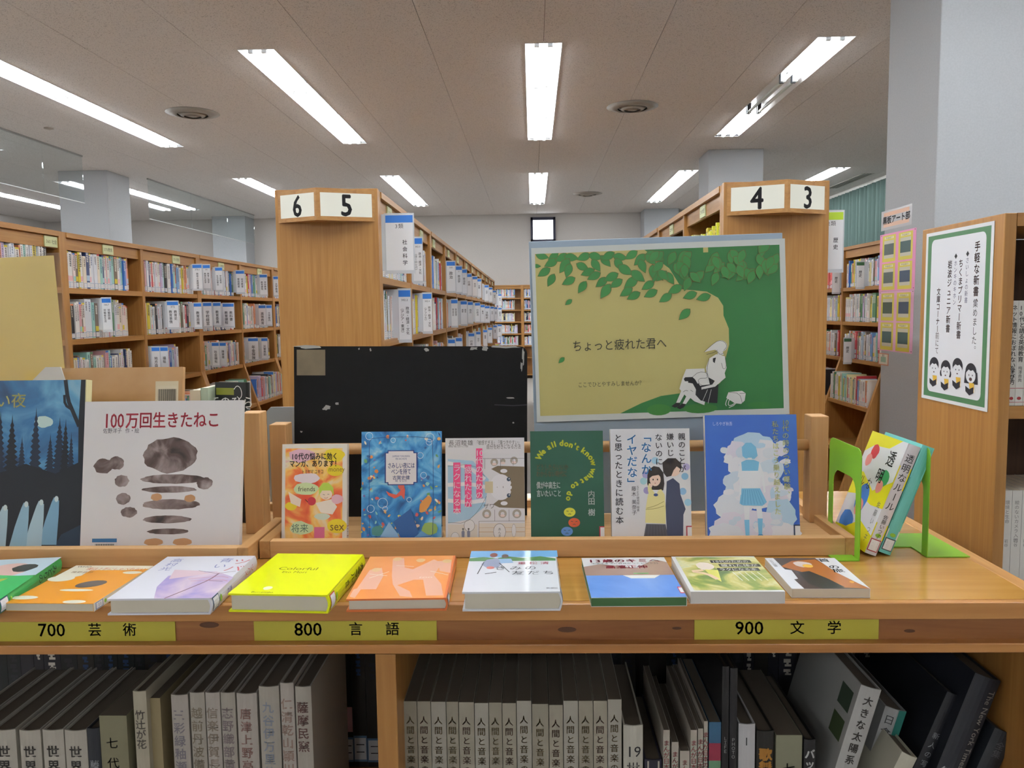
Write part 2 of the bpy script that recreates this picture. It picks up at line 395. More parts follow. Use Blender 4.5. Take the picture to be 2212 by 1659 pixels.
# low wall beyond the screens
struct(boxo('wall_partition', (-8.6, -8.45, 6, 18.29, 0, 2.55), noisy('partition', ['#9c9490', '#a49c98'], nscale=40, rough=.9)))
# ============================================================ bookcases
T1 = [1.65, 1.385, 1.10, .78, .45, .10]
def case_unit(B, top, D=.235, bays=2, lv=T1, flare=1.10, plates=(), name='bookcase', label_text=True):
    """front at y=0 facing -y, x 0..B*bays, z up from floor"""
    r = thing(name); WD = B * bays; pt = .032
    def yf(z): return 0 if z >= flare else -(flare - z) * .32
    pts = [(0, top), (D, top), (D, 0), (yf(0.06), 0.0), (yf(.1), .1), (0, flare)]
    for k in range(bays + 1):
        w = pt; x = k * B + (0 if k == 0 else -w if k == bays else -w / 2)
        b = MB(); b.prism(pts[::-1], x, x + w, oak_z, ax=0); b.build('side_panel' if k in (0, bays) else 'divider', r)
    boxo('back_panel', (pt, WD - pt, D - .008, D, .06, top - .026), oak_z, r)
    boxo('top_board', (pt + .0005, WD - pt - .0005, -.004, D - .009, top - .025, top), oak_x, r)
    for k in range(bays):
        x0 = k * B + (pt if k == 0 else pt / 2) + .0006; x1 = (k + 1) * B - (pt if k == bays - 1 else pt / 2) - .0006
        boxo('fascia', (x0, x1, .014, .028, top - .086, top - .0255), oak_x, r)
        for z in lv: boxo('shelf', (x0, x1, yf(z) + .002, D - .009, z - .028, z), oak_x, r)
        for (kk, u, s) in plates:
            if kk != k: continue
            pl = boxo('label_plate', (k * B + B * u - .055, k * B + B * u + .055, .008, .0138, top - .082, top - .03), M('#cdd3a0', .4), r)
            a = Art(.11, .052, lambda x, z, L, c=k * B + B * u - .055: (c + x, .008 - 1.3e-5 * L, top - .082 + z)); a.text(s, .5, .5, .024, ink, align='C', fit=.8); a.build('lettering', pl)
    return r
CX, RX, LXF, FX = -.62, .765, -2.37, 2.46       # faces of the rows
def facing(o, side, X, Y0, Wd):                  # side +1 faces +X, -1 faces -X ; occupies Y0..Y0+Wd
    o.location = (X, Y0 if side > 0 else Y0 + Wd, 0); o.rotation_euler = (0, 0, math.pi / 2 * side)
Bc = .83; Y0c = 3.335
G_CASE = 'double-width oak bookcase units'
def row(side, X, Y0, n, top, lab, plates0, plates):
    for k in range(n):
        if k == 0: o = case_unit(Bc, top, plates=plates0)
        elif k == 1: o = case_unit(Bc, top, plates=plates); o1 = o; kk = None
        else:
            if kk is None: kk = tree(o1)
            o = copy_tree(o1, kk)
        facing(o, side, X, Y0 + k * 2 * Bc, 2 * Bc)
        tag(o, lab % ['nearest', 'second', 'third', 'fourth', 'fifth', 'sixth', 'seventh'][k], 'bookcase', G_CASE)
row(1, CX, Y0c, 6, ZC + .495, '%s two-bay oak bookcase in the row behind the left sign', [(0, .35, '302社会'), (0, .9, '304'), (1, .6, '310')], [(0, .3, '317'), (1, .4, '320')])
row(-1, RX, Y0c, 6, ZC + .495, '%s two-bay oak bookcase in the row behind the right sign', [(1, .5, '290地理'), (0, .5, '291')], [(0, .3, '289'), (1, .4, '288')])
row(1, LXF, 2.42, 5, ZC + .43, '%s two-bay oak bookcase in the left-hand row', [(0, .5, '360社会'), (1, .9, '360 社会')], [(0, .55, '370教育'), (1, .6, '370 教育')])
row(-1, FX, 5.72, 3, ZC + .467, '%s two-bay oak bookcase beside the white pillar below the curtains', [(0, .5, '210')], [(0, .5, '220')])
# end cap with sign
def end_cap(x0, x1, nums, lab):
    w = x1 - x0; top = ZC + .50; r = thing('sign_pillar', lab, 'end panel', loc=(x0, 3.3, 0))
    boxo('end_panel', (0, w, 0, .034, 0, top), oak_z, r, .002)
    boxo('core_board', (.24, w - .24, .034, 10.0, 0, top - .01), oak_z, r) if w > .49 else None
    z0, z1 = top - .132, top - .006; fold = .458 if nums[0] == '6' else .537
    px, py = w * fold, -.09
    pl = (.012, -.0005); pr = (w - .012, -.0005)
    b = MB(); b.prism([pl, (px, py), pr][::1], z0, z1, oak_x); b.build('sign_box', r)
    for (a, c, s) in ((pl, (px, py), nums[0]), ((px, py), pr, nums[1])):
        a = Vector((*a, 0)); c = Vector((*c, 0)); d = (c - a); L_ = d.length; d.normalize(); nn = Vector((d.y, -d.x, 0))
        def fn(x, z, L, a=a, d=d, nn=nn): q = a + d * x + nn * (3e-5 * L); return (q.x, q.y, z0 + z)
        A = Art(L_, z1 - z0, fn); A.rect(.07, .14, .95, .87, M('#e9e9dc', .35)); A.text(s, .5, .5, .118, ink, align='C', bold=.02, sx=.85); A.build('number_plate', r)
end_cap(CX - .417, CX, '65', 'oak end panel with white angled sign reading 6 and 5')
end_cap(RX, RX + .417, '43', 'oak end panel with white angled sign reading 4 and 3')
# bookcase against the end wall
u = None
for k in range(4):
    if u is None: u = case_unit(Bc, ZC + .58, lv=[1.80, 1.536, 1.272, 1.008, .744, .48, .1], flare=.0); uk = tree(u); o = u
    else: o = copy_tree(u, uk)
    o.location = (-1.6 + k * 2 * Bc - .29, YB - .25, 0); tag(o, ['leftmost', 'second', 'third', 'rightmost'][k] + ' oak bookcase against the far end wall', 'bookcase', G_CASE)
# ---- shelved books: unit meshes (1 x 1 x 1: x thickness, y depth 0..1, z height)
PAL = ['#e9e7e4'] * 7 + ['#dfe3ea'] * 3 + ['#e6dccb', '#e8d9d6', '#d8a9ae', '#b9cfe0', '#7fa8d6', '#3f74c2', '#5f8f6a', '#d8c53a', '#c23a44', '#2c2c34', '#7a6a5c', '#9fcfc6', '#e2926a', '#3a4a78', '#efe6b0', '#c5b6d6']
PAL_D = {'#232a2c': 1, '#33302c': 1}
NMC = {'#e9e7e4': 'white', '#dfe3ea': 'pale grey', '#e6dccb': 'cream', '#e8d9d6': 'off-white', '#d8a9ae': 'pink', '#b9cfe0': 'pale blue', '#7fa8d6': 'light blue', '#3f74c2': 'blue', '#5f8f6a': 'green', '#d8c53a': 'yellow', '#c23a44': 'red', '#2c2c34': 'black', '#7a6a5c': 'brown', '#9fcfc6': 'mint', '#e2926a': 'orange', '#3a4a78': 'navy', '#efe6b0': 'pale yellow', '#c5b6d6': 'lilac', '#e3e24a': 'bright yellow', '#d4635f': 'coral red'}
def spine_book(col, rr, lite=False):
    b = MB(); c = M(col, .4)
    b.box(0, 1, 0, 1, 0, 1, c)
    b.add([(.1, .02, 1.001), (.9, .02, 1.001), (.9, .99, 1.001), (.1, .99, 1.001)], [(0, 1, 2, 3)], paper)
    def q(x0, x1, z0, z1, m, y): b.add([(x0, y, z0), (x1, y, z0), (x1, y, z1), (x0, y, z1)], [(0, 1, 2, 3)], m)
    dark = col in ('#2c2c34', '#3a4a78', '#c23a44', '#3f74c2', '#7a6a5c', '#5f8f6a', '#d4635f')
    tm = M('#e9e4d8', .5) if dark else M(rr.choice(['#33333a', '#33333a', '#4a3a3a', '#b0444a', '#35507a']), .5)
    z = .93; e = rr.choice([.35, .55, .45]); y = -.004
    for k in range(rr.randint(5, 9)):
        h = rr.uniform(.035, .055); q(.5 - e / 2, .5 + e / 2 - rr.uniform(0, .1), z - h * .42, z, tm, y); q(.5 - e / 2 + rr.uniform(0, .15), .5 + e / 2, z - h * .85, z - h * .6, tm, y)
        if not lite: q(.5 - .07, .5 + .07, z - h * .8, z, tm, y - .001)
        z -= h * 1.15
    if rr.random() < .35: q(0.02, .98, .95, 1, M(rr.choice(['#c23a44', '#3f74c2', '#d8c53a', '#5f8f6a', '#e2926a']), .4), y)
    if rr.random() < .25: q(0.02, .98, .2, .34, M(rr.choice(['#e8b7bd', '#b9cfe0', '#d8c53a', '#9fcfc6']), .4), y)
    q(0.0, 1, .03, .17, M('#6f92b8', .4), y - .001); q(.06, .94, .042, .158, white, y - .002); q(.2, .8, .08, .085, ink, y - .003); q(.2, .8, .12, .125, ink, y - .003)
    return b
VAR = {}
def variant(col, k, lite=False):
    if (col, k, lite) not in VAR:
        VAR[(col, k, lite)] = spine_book(col, random.Random(hash((PAL.index(col) if col in PAL else 99 + len(col), k)) & 0xffff), lite)
    return VAR[(col, k, lite)]
VM = {}
def vmesh(col, k):
    if (col, k) not in VM: VM[(col, k)] = variant(col, k).mesh('book_body')
    return VM[(col, k)]
FAR = MB()
_o1 = ['', 'first', 'second', 'third', 'fourth', 'fifth', 'sixth', 'seventh', 'eighth', 'ninth', 'tenth', 'eleventh', 'twelfth', 'thirteenth', 'fourteenth', 'fifteenth', 'sixteenth', 'seventeenth', 'eighteenth', 'nineteenth']
def ORD(n):
    if n < 20: return _o1[n]
    t = ['', '', 'twent', 'thirt', 'fort', 'fift', 'sixt', 'sevent', 'eight', 'ninet'][n // 10]
    return t + 'ieth' if n % 10 == 0 else t + 'y ' + _o1[n % 10]
NI = [0]
def fill_shelf(Mx, Wd, z, ybase, hmax, indiv, where, gap_end=.0, pal=None, rr=R, group=None):
    x = .004; n = 0; Wd -= gap_end
    while True:
        t = rr.choice([.014, .017, .02, .022, .025, .028, .032]); h = min(rr.choice([.173, .182, .188, .188, .19, .195, .21, .21]) * rr.uniform(.985, 1.015), hmax); d = h * .68
        if x + t > Wd - .004: break
        col = rr.choice(pal or PAL); k = rr.randint(0, 2); n += 1
        yo = ybase + rr.uniform(0, .012); L = Mx @ Matrix.Translation((x, yo, z + .0008)) @ Matrix.Diagonal((t - .0006, d, h, 1))
        if indiv:
            o = bpy.data.objects.new('shelved_book', vmesh(col, k)); COL.objects.link(o); o.matrix_world = L; NI[0] += 1
            tag(o, '%s book, %s from left, %s' % (NMC[col], ORD(n), where), 'book', group or 'library books on the oak bookcases')
        else:
            v = variant(col, k, True); off = len(FAR.v)
            FAR.v += [tuple(L @ Vector(p)) for p in v.v]; mp = [FAR.mi(m) for m in v.mats]
            FAR.f += [[off + i for i in f] for f in v.f]; FAR.m += [mp[i] for i in v.m]
        x += t
def rowM(side, X, Y, ): return Matrix.Translation((X, Y, 0)) @ Matrix.Rotation(math.pi / 2 * side, 4, 'Z')
SH = ['top shelf', 'second shelf', 'third shelf', 'fourth shelf']; BN = ['nearest bay', 'second bay', 'third bay', 'fourth bay', 'fifth bay', 'sixth bay']
def yflare(z): return 0 if z >= 1.10 else -(1.10 - z) * .32
def books_row(side, X, Y0, bays, ind, where, spec={}):
    for k in range(bays):
        Ys = Y0 + k * Bc + (0 if side > 0 else Bc); mx = rowM(side, X, Ys)
        for j, z in enumerate(T1[:4]):
            sp = spec.get((k, j), {}); m2 = mx @ Matrix.Translation((.034, 0, 0))
            fill_shelf(m2, Bc - .068, z, yflare(z) + .014, .23, (k, j) in ind, '%s, %s, %s' % (SH[j], BN[min(k, 5)], where), gap_end=sp.get('gap', R.choice([0, 0, .05, .1])), pal=sp.get('pal'))
YL = ['#d8c53a', '#e3e24a', '#e3e24a', '#efe6b0', '#e3e24a']; RD = ['#d4635f', '#d4635f', '#c23a44']
books_row(1, LXF, 2.42, 10, {(2, 0), (2, 1), (3, 0), (3, 1), (3, 2)}, 'left wall row', {(2, 1): {'gap': .13}, (3, 2): {'gap': .3}})
books_row(1, CX, Y0c, 12, {(0, 1), (1, 1)}, 'row behind left sign')
books_row(-1, RX, Y0c, 12, {(0, 0)}, 'row behind right sign', {(0, 0): {'pal': YL, 'gap': 0}})
books_row(-1, FX, 5.72, 6, {(0, 0)}, 'bookcase beside pillar', {(1, 0): {'pal': RD}})
for k in range(8):
    for z in [1.80, 1.536, 1.272, 1.008, .744]:
        mx = Matrix.Translation((-1.89 + k * Bc + .034, YB - .25, 0)); fill_shelf(mx, Bc - .068, z, .03, .225, False, '', gap_end=R.choice([0, .06, .12]))
o = FAR.build('shelved_books'); tag(o, 'rows of smaller-looking library books filling the farther shelves', 'books', kind='stuff')
# ---- index sheets standing out between the books
def marker(p_top, w, h, cap, lines, lab, X, sgn, band='#3a80dc', small=None, big=False):
    """a card standing out of the row face at X towards the aisle (sgn), facing down the aisle"""
    r = thing('index_sheet', lab, 'index sheet', 'blue-topped index sheets between the books' if band == '#3a80dc' else 'green-topped index sheets', loc=(X + sgn * w / 2, p_top.y, p_top.z - h))
    boxo('sleeve', (-w / 2 - .002, w / 2 + .002, 0, .0012, -.012, h + .004), M('#d4d8de', .15), r)
    boxo('tab_into_books', (-w / 2 - .1 if sgn > 0 else w / 2, -w / 2 if sgn > 0 else w / 2 + .1, .0002, .001, 0, h), M('#d4d8de', .3), r)
    a = Art(w, h, lambda x, z, L: (x - w / 2, -1.3e-5 * L, z)); a.rect(.03, .01, .97, .99, M('#f0f2f6', .3)); a.rect(.03, .02, .97, .15, M(band, .4))
    if cap: a.text(cap, .5, .21, min(.022, w * .24), M('#3a3a42'), align='C')
    k = len(lines)
    for i, s in enumerate(lines):
        e = min(w * (.42 if k == 1 else .28), h * .66 / max(1, len(s)))
        if big: e = .021
        a.text(s, (.68 if big else .5) if k == 1 else .72 - .42 * i, .34 if not big else .45, e, M('#3a3a42'), vert=True, bold=.012, gap=1.35 if big else 1.0)
    a.build('printed_sheet', r); return r
def mrow(lst, X, sgn, rowname, f0=0):
    cnt = {}
    for (xl, wpx, yt, h, cap, lines, sh) in lst:
        p = atX(xl, yt, X); w = max(.05, min(.12, wpx * p.y / F)); cnt[sh] = cnt.get(sh, 0) + 1
        marker(p, w, h, cap, lines, 'blue topped index sheet, %s from left, %s, %s' % (ORD(cnt[sh]), sh, rowname), X, sgn)
cx = lambda v: v / 3.568; cy = lambda v: 440 + v / 3.568
LM = [(1480, 75, 468, .17, '370.1', ['教育の基礎理論'], 'top shelf'), (1560, 58, 470, .17, '371', ['教育心理学', '教育社会学'], 'top shelf'), (1655, 58, 490, .17, '', ['学校教育', '生活指導法'], 'top shelf'), (1815, 67, 515, .175, '', ['幼児教育', '家庭教育'], 'top shelf'), (1998, 60, 545, .175, '', ['学校教育', '教育課程'], 'top shelf'), (2105, 45, 560, .175, '', ['大学教育'], 'top shelf'),
      (780, 75, 727, .175, '366.7', ['労働問題', '労働者生活'], 'second shelf'), (1283, 92, 752, .17, '372', ['教育史', '教育事情'], 'second shelf'), (1490, 62, 765, .17, '', ['教育政策'], 'second shelf'), (1562, 68, 762, .17, '', ['学校経営'], 'second shelf'), (1640, 60, 762, .17, '', ['教育委員'], 'second shelf'), (1713, 90, 768, .175, '', ['教科書', '教育課程'], 'second shelf'), (1990, 58, 782, .175, '', ['高等教育'], 'second shelf'), (2050, 40, 782, .175, '', ['大学案内'], 'second shelf'),
      (1165, 66, 1103, .18, '', ['地方自治'], 'third shelf'), (1232, 42, 1103, .18, '', ['福祉'], 'third shelf'), (1630, 58, 1070, .17, '', ['社会福祉'], 'third shelf'), (1690, 45, 1070, .17, '', ['障害者'], 'third shelf'), (1910, 80, 1035, .18, '', ['年金保険'], 'third shelf'), (2012, 50, 1035, .18, '', ['災害救助'], 'third shelf'), (2030, 78, 1295, .18, '', ['特別教育'], 'fourth shelf')]
mrow([(cx(a), b / 3.568, cy(c), d, e, f, g_) for a, b, c, d, e, f, g_ in LM], LXF + .005, 1, 'left-hand row')
dx = lambda v: 590 + v / 3.88; dy = lambda v: 380 + v / 3.88
CM = [(1168, 70, 515, .225, '302.3', ['政治・経済・文化', '（ヨーロッパ）'], 'top shelf'), (1452, 73, 715, .215, '310', ['政治'], 'top shelf'), (1530, 42, 755, .21, '311', ['政治学'], 'top shelf'), (1575, 36, 782, .21, '', ['政治史'], 'top shelf'), (1618, 46, 820, .2, '', ['行政'], 'top shelf'), (1670, 32, 842, .2, '', ['外交'], 'top shelf'), (1706, 36, 862, .2, '', ['法律'], 'top shelf'), (1772, 34, 915, .2, '', ['法学'], 'top shelf'), (1808, 26, 935, .2, '', ['民法'], 'top shelf'), (1840, 30, 960, .2, '', ['刑法'], 'top shelf'), (1885, 30, 990, .2, '', ['商法'], 'top shelf'),
      (1046, 105, 950, .232, '302.2', ['政治・経済・文化', '（アジア・東洋）'], 'second shelf'), (1250, 78, 982, .215, '302.4', ['政治・経済・文化', '（アフリカ）'], 'second shelf'), (1490, 55, 1035, .2, '', ['政治思想', '政治学史'], 'second shelf'), (1570, 55, 1048, .2, '', ['国会', '選挙'], 'second shelf'), (1630, 24, 1055, .2, '', ['地方'], 'second shelf'), (1690, 44, 1063, .2, '', ['行政法'], 'second shelf'), (1738, 22, 1080, .2, '', ['憲法'], 'second shelf'), (1765, 50, 1090, .2, '', ['法制史'], 'second shelf'), (1820, 30, 1095, .2, '', ['司法'], 'second shelf'), (1852, 28, 1100, .2, '', ['訴訟'], 'second shelf'), (1885, 30, 1105, .2, '', ['国際法'], 'second shelf'),
      (1465, 60, 1368, .2, '', ['国際'], 'third shelf'), (1530, 42, 1355, .2, '', ['外交'], 'third shelf'), (1635, 52, 1318, .2, '', ['行政'], 'third shelf'), (1700, 26, 1305, .2, '', ['官庁'], 'third shelf'), (1760, 26, 1290, .2, '', ['警察'], 'third shelf'), (1800, 36, 1272, .2, '', ['消防'], 'third shelf'), (1845, 30, 1252, .2, '', ['自治'], 'third shelf'), (1880, 36, 1245, .2, '', ['財政'], 'third shelf')]
mrow([(dx(a), b / 3.88, dy(c), d, e, f, g_) for a, b, c, d, e, f, g_ in CM], CX + .005, 1, 'row behind the left sign')
p = at(826, 463, 3.42); marker(Vector((CX, 3.42, p.z)), .122, .235, '3類', ['社会科学'], 'large blue-topped index sheet reading 3類 社会科学 beside sign 5', CX + .004, 1, big=True)
p = at(1782, 456, 3.42); marker(Vector((0, 3.42, p.z)), .1, .24, '2類', ['歴史'], 'lime-topped index sheet reading 2類 歴史 beside sign 3', RX + .421, 1, band='#b5d433', big=True)
p = at(1782, 760, 3.42); marker(Vector((0, 3.42, p.z)), .036, .215, '209', ['世界史・文化史'], 'lime-topped narrow index sheet reading 209 below sign 3', RX + .421, 1, band='#b5d433')
for (xl, yt, sh) in ((1815, 580, 'second'), (1868, 565, 'rightmost top'), (1840, 730, 'lower'),):
    p = atX(xl, yt, FX - .005); marker(Vector((0, p.y, p.z)), .06, .19, '', ['歴史'], 'dark-green-topped index sheet on the pillar-side bookcase, %s one' % sh, FX - .005, -1, band='#3f6b45')
# ============================================================ the counter with the low shelves
HC = ZC - .369; YN = .995
dz = lambda px, py, Y: at(px, py, Y).z
XR_C = .655; XL_C = -1.75; YC2 = 1.62
ct = thing('display_counter', 'long oak display counter with yellow section labels and open shelf of big books', 'counter', loc=(0, YN, 0))
zt = HC; zb_ = dz(1100, 1341, YN)
boxo('top_board', (XL_C, XR_C - .022, .012, YC2 - YN, zt - .018, zt), top_w, ct)
boxo('front_edge_trim', (XL_C, XR_C, 0, .0118, zb_, zt), trim_w, ct, .0012)
boxo('side_edge_trim', (XR_C - .0218, XR_C, .012, YC2 - YN, zb_, zt + .0003), wood('side_trim', ['#b07c45', '#c08c52', '#cc9a60'], 1, .38, .15, 50), ct, .0012)
zr1 = dz(1100, 1391, 1.0); zr0 = dz(1100, 1411, 1.0)
boxo('facia', (XL_C, XR_C - .004, .018, .034, zr1 - .004, zb_ - .0005), fac_w, ct)
boxo('lower_rail', (XL_C, XR_C - .002, .003, .034, zr0, zr1), trim_w, ct, .0012)
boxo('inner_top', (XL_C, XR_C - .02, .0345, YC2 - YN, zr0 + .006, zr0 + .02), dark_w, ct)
xd0, xd1 = at(812, 1450, 1.0).x, at(856, 1450, 1.0).x
boxo('divider', (xd0, xd1, .003, .6, .0, zr0 - .0005), oak_z, ct, .001)
boxo('side_panel', (XR_C - .03, XR_C - .004, .004, YC2 - YN, 0, zr0 - .0005), oak_z, ct)
boxo('side_panel', (XL_C, XL_C + .026, .004, YC2 - YN, 0, zr0 - .0005), oak_z, ct)
ZB = ZC - .80                                                 # shelf the big books stand on
boxo('shelf', (XL_C + .027, XR_C - .031, .006, YC2 - YN - .01, ZB - .022, ZB), trim_w, ct)
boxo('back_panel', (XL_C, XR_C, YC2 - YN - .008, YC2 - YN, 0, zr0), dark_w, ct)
def sec_label(x0, x1, txts, lab):
    a = at(x0, 1342, YN + .0165); b = at(x1, 1390, YN + .0165); w = b.x - a.x; h = (zb_ - zr1) - .001
    r = thing('section_label', lab, 'label', 'yellow section labels on the counter front', loc=(a.x + w / 2, YN + .0168, zr1 + .0003))
    boxo('tape', (-w / 2, w / 2, -.0006, .0006, 0, h), M('#b7ad3c', .45), r)
    A = front_art(w, h, .0014)
    for s, u, e in txts: A.text(s, u, .5, e, ink, align='L', bold=.012)
    A.build('lettering', r)
sec_label(-40, 380, [('700', .29, .0245), ('芸', .55, .0185), ('術', .73, .0185)], 'yellow label reading 700 art, at the left end of the counter front')
sec_label(548, 944, [('800', .22, .0245), ('言', .52, .0185), ('語', .72, .0185)], 'yellow label reading 800 language, near the middle of the counter front')
sec_label(1500, 1897, [('900', .22, .0245), ('文', .52, .0185), ('学', .72, .0185)], 'yellow label reading 900 literature, at the right of the counter front')
# dark knots on the facia
for px, py, rx in ((452, 1350, .013), (1225, 1360, .012), (1462, 1357, .006), (1965, 1363, .007)):
    p = at(px, py, YN + .0178); b = MB(); b.prism([(p.x + rx * math.cos(k * .5236), p.z + rx * .3 * math.sin(k * .5236)) for k in range(12)], YN + .0174, YN + .0181, M('#5a3720', .6), ax=1); o = b.build('wood_knot'); o.parent = ct; o.matrix_parent_inverse = ct.matrix_world.inverted(); o.location = (0, -YN, 0)
# ---------------------------------------------------------- racks
def rack(x0, x1, yf, h, depth, posts, lab, py_top, rod=True):
    r = thing('display_rack', lab, 'display rack', 'pine display racks on the counter', loc=(0, yf, HC + .0005)); s = .0165
    boxo('front_rail', (x0 + s, x1 - s, 0, s, 0, h), pine_x, r, .001)
    for a in (x0, x1 - s): boxo('side_rail', (a, a + s - .0002, 0, depth, 0, h + .0004), pine_y, r, .001)
    boxo('back_rail', (x0 + s, x1 - s, depth - s, depth, 0, h), pine_x, r, .001)
    boxo('tray_floor', (x0 + s, x1 - s, s + .0002, depth - s - .0002, h - .022, h - .013), pine_x, r)
    for (xa, xb, y0, y1, hh) in posts: boxo('post', (xa, xb, y0, y1, h - .0128, hh), pine_z, r, .0015)
    if rod: b = MB(); yy = (posts[0][2] + posts[0][3]) / 2; zz = rod; b.tube((posts[0][1] - .002, yy, zz), (posts[-1][0] + .002, yy, zz), .0095, pine_x, 16); b.build('dowel', r, smooth=True)
    return r
# right-hand rack
YR = 1.19; x0 = at(560, 1190, YR).x; x1 = at(1850, 1190, YR).x; hr = dz(1400, 1165, YR) - HC
YP = 1.325
pL0, pL1 = at(586, 1050, YP).x, at(622, 1050, YP).x; pR0, pR1 = at(1750, 1050, YP).x, at(1788, 1050, YP).x
rack(x0, x1, YR, hr, .27, [(pL0, pL1, YP - YR, YP - YR + .036, dz(600, 918, YP) - HC), (pR0, pR1, YP - YR, YP - YR + .036, dz(1768, 900, YP) - HC)], 'long pine display rack behind the flat books, holding six upright books', 0, rod=dz(1320, 965, YP + .018) - HC)
YRL = 1.15; x1L = x0 - .002; hl = dz(200, 1186, YRL) - HC
qa, qb = at(526, 1030, 1.27).x, at(566, 1030, 1.27).x
rack(-1.72, x1L, YRL, hl, .29, [(-1.70, -1.67, .12, .155, .2), (qa, qb, .12, .155, dz(545, 893, 1.27) - HC)], 'pine display rack at the left, holding picture books', 0, rod=dz(545, 965, 1.285) - HC)
# ---------------------------------------------------------- boards behind
def stand_panel(name, lab, cat, TLp, TRp, BLp, Y, t, m, zbot=None, lean=0):
    TL = at(*TLp, Y + lean); TR = at(*TRp, Y + lean); BL = at(*BLp, Y)
    if zbot is not None: BL = Vector((BL.x, Y, zbot))
    r = thing(name, lab, cat); BR = BL + (TR - TL); w, h = frame(r, BL, BR, TL, t)
    boxo('board', (-w / 2, w / 2, -t / 2, t / 2, 0, h), m, r, .0008); return r, w, h
FLR = HC + .0005 + hr - .0122; FLL = HC + .0005 + hl - .0122; FL = FLR
# black board
r = thing('black_board', 'black worn card board standing behind the left books, with brown tape on a corner', 'board')
TL, TR, BL = at(627, 748, 1.405), at(1131, 748, 1.405), at(640, 1150, 1.39); BL = Vector((BL.x, 1.385, FL)); w, h = frame(r, BL, BL + (TR - TL), TL, .006)
b = MB(); cr = .013; pts = [(-w / 2, .05), (-w / 2 + .022, .05), (-w / 2 + .022, 0), (w / 2, 0)] + [(w / 2 - cr + cr * math.cos(a), h - cr + cr * math.sin(a)) for a in (0, .4, .8, 1.2, 1.57)] + [(-w / 2, h)]
bm_ = noisy('black_card', ['#030305', '#070709'], nscale=60, rough=.85)
b.prism(pts[::-1], -.003, .003, bm_, ax=1); b.build('board', r)
A = front_art(w, h, .006)
At = front_art(w, h, .006); At.rect(.012, .02, .135, .17, noisy('old_tape', ['#6d6048', '#85775b'], nscale=20, rough=.35, coat=.3)); At.build('brown_tape', r); wp = M('#a9a9a4', .7)
for u, v, a_, c_ in ((.33, .02, .004, .008), (.28, .015, .003, .006), (.57, .022, .008, .012), (.77, .012, .016, .01), (.82, .012, .014, .012), (.06, .004, .05, .008), (.92, .004, .06, .006), (.983, .06, .005, .04), (.976, .12, .004, .03), (.14, .36, .018, .013), (.185, .335, .008, .009), (.13, .365, .01, .006), (.03, .5, .004, .006), (.93, .3, .015, .004), (.94, .445, .004, .006)):
    A.ell(u, v, a_, c_, wp, 11, wob=.9, seed=int(u * 99))
A.line([(.86, .34), (.94, .345), (1, .34)], .0018, M('#2c2c34')); A.build('scuffs', r)['kind'] = 'stuff'
# green poster and its stand
r, w, h = stand_panel('poster_stand', 'tall blue grey board standing behind the right books, carrying the green poster', 'board', (1141, 522), (1689, 503), (1160, 1150), 1.385, .008, M('#a3b6c8', .3), zbot=FL, lean=.03)
r = thing('green_poster', 'printed poster of a green tree and a reading schoolgirl, in a clear sleeve', 'poster')
Yp = 1.375; TL, TR, BL = at(1149, 536, Yp + .028), at(1697, 515, Yp + .028), at(1160, 912, Yp + .008); w, h = frame(r, BL, BL + (TR - TL), TL, .0012)
boxo('sheet', (-w / 2, w / 2, -.0006, .0006, 0, h), M('#d3d9d6', .25), r)
pad = .0075; A0 = front_art(w, h, .0012); U0, V0 = .014, .034; U1, V1 = .978, .965
class Sub:
    def __init__(s, a, u0, v0, u1, v1): s.a = a; s.m = (u0, v0, u1 - u0, v1 - v0)
    def t(s, u, v): return (s.m[0] + u * s.m[2], s.m[1] + v * s.m[3])
    def poly(s, p, m): s.a.poly([s.t(*q) for q in p], m)
    def line(s, p, wd, m, sm=0, taper=False): s.a.line([s.t(*q) for q in p], wd, m, sm, taper)
    def ell(s, u, v, ru, rv, m, n=20, **k): s.a.ell(*s.t(u, v), ru * s.m[2], rv * s.m[3], m, n, **k)
    def rect(s, a, b, c, d, m): s.a.rect(*s.t(a, b), *s.t(c, d), m)
    def text(s, x, u, v, e, m, **k): s.a.text(x, *s.t(u, v), e, m, **k)
P = Sub(A0, U0, V0, U1, V1); gy = M('#c0b672', .4); gg = M('#2f7a3c', .4); gl2 = M('#3c8a42', .4); br = M('#6c5228', .4); wh = M('#e6e6e2', .4); bk = M('#15161a', .4)
P.rect(0, 0, 1, 1, gy)
P.poly([(.45, 0), (.69, 0), (.69, .03), (.71, .03), (.71, 0), (1, 0), (1, 1), (.60, 1), (.66, .93), (.745, .83), (.765, .70), (.785, .60), (.785, .5), (.765, .42), (.765, .36), (.745, .31), (.70, .27), (.6, .25), (.55, .12)], gg)
P.poly([(.33, 1), (.42, .94), (.5, .9), (.6, .885), (.75, .92), (1, .91), (1, 1)], gg)
P.ell(.49, .985, .05, .035, M('#3d8436', .4), 18); P.ell(.66, .985, .07, .03, M('#3d8436', .4), 18); P.ell(.9, .975, .05, .02, M('#348038', .4), 16)
def leaf(u, v, L, ang, out=True):
    n = 7; pts = []
    ca, sa = math.cos(ang), math.sin(ang); asp = h / w * (V1 - V0) / (U1 - U0)
    for sgn in (1, -1):
        rng = range(n + 1) if sgn > 0 else range(n - 1, 0, -1)
        for i in rng:
            q = i / n; x = (q - .5) * L; y = sgn * L * .27 * math.sin(math.pi * q ** .8); pts.append((x * ca - y * sa, x * sa + y * ca))
    if out: P.poly([(max(0, min(1, u + x * 1.07)), max(0, min(1, v + y * 1.07 / asp))) for x, y in pts], br)
    P.poly([(max(0, min(1, u + x)), max(0, min(1, v + y / asp))) for x, y in pts], gl2)
RR = random.Random(3)
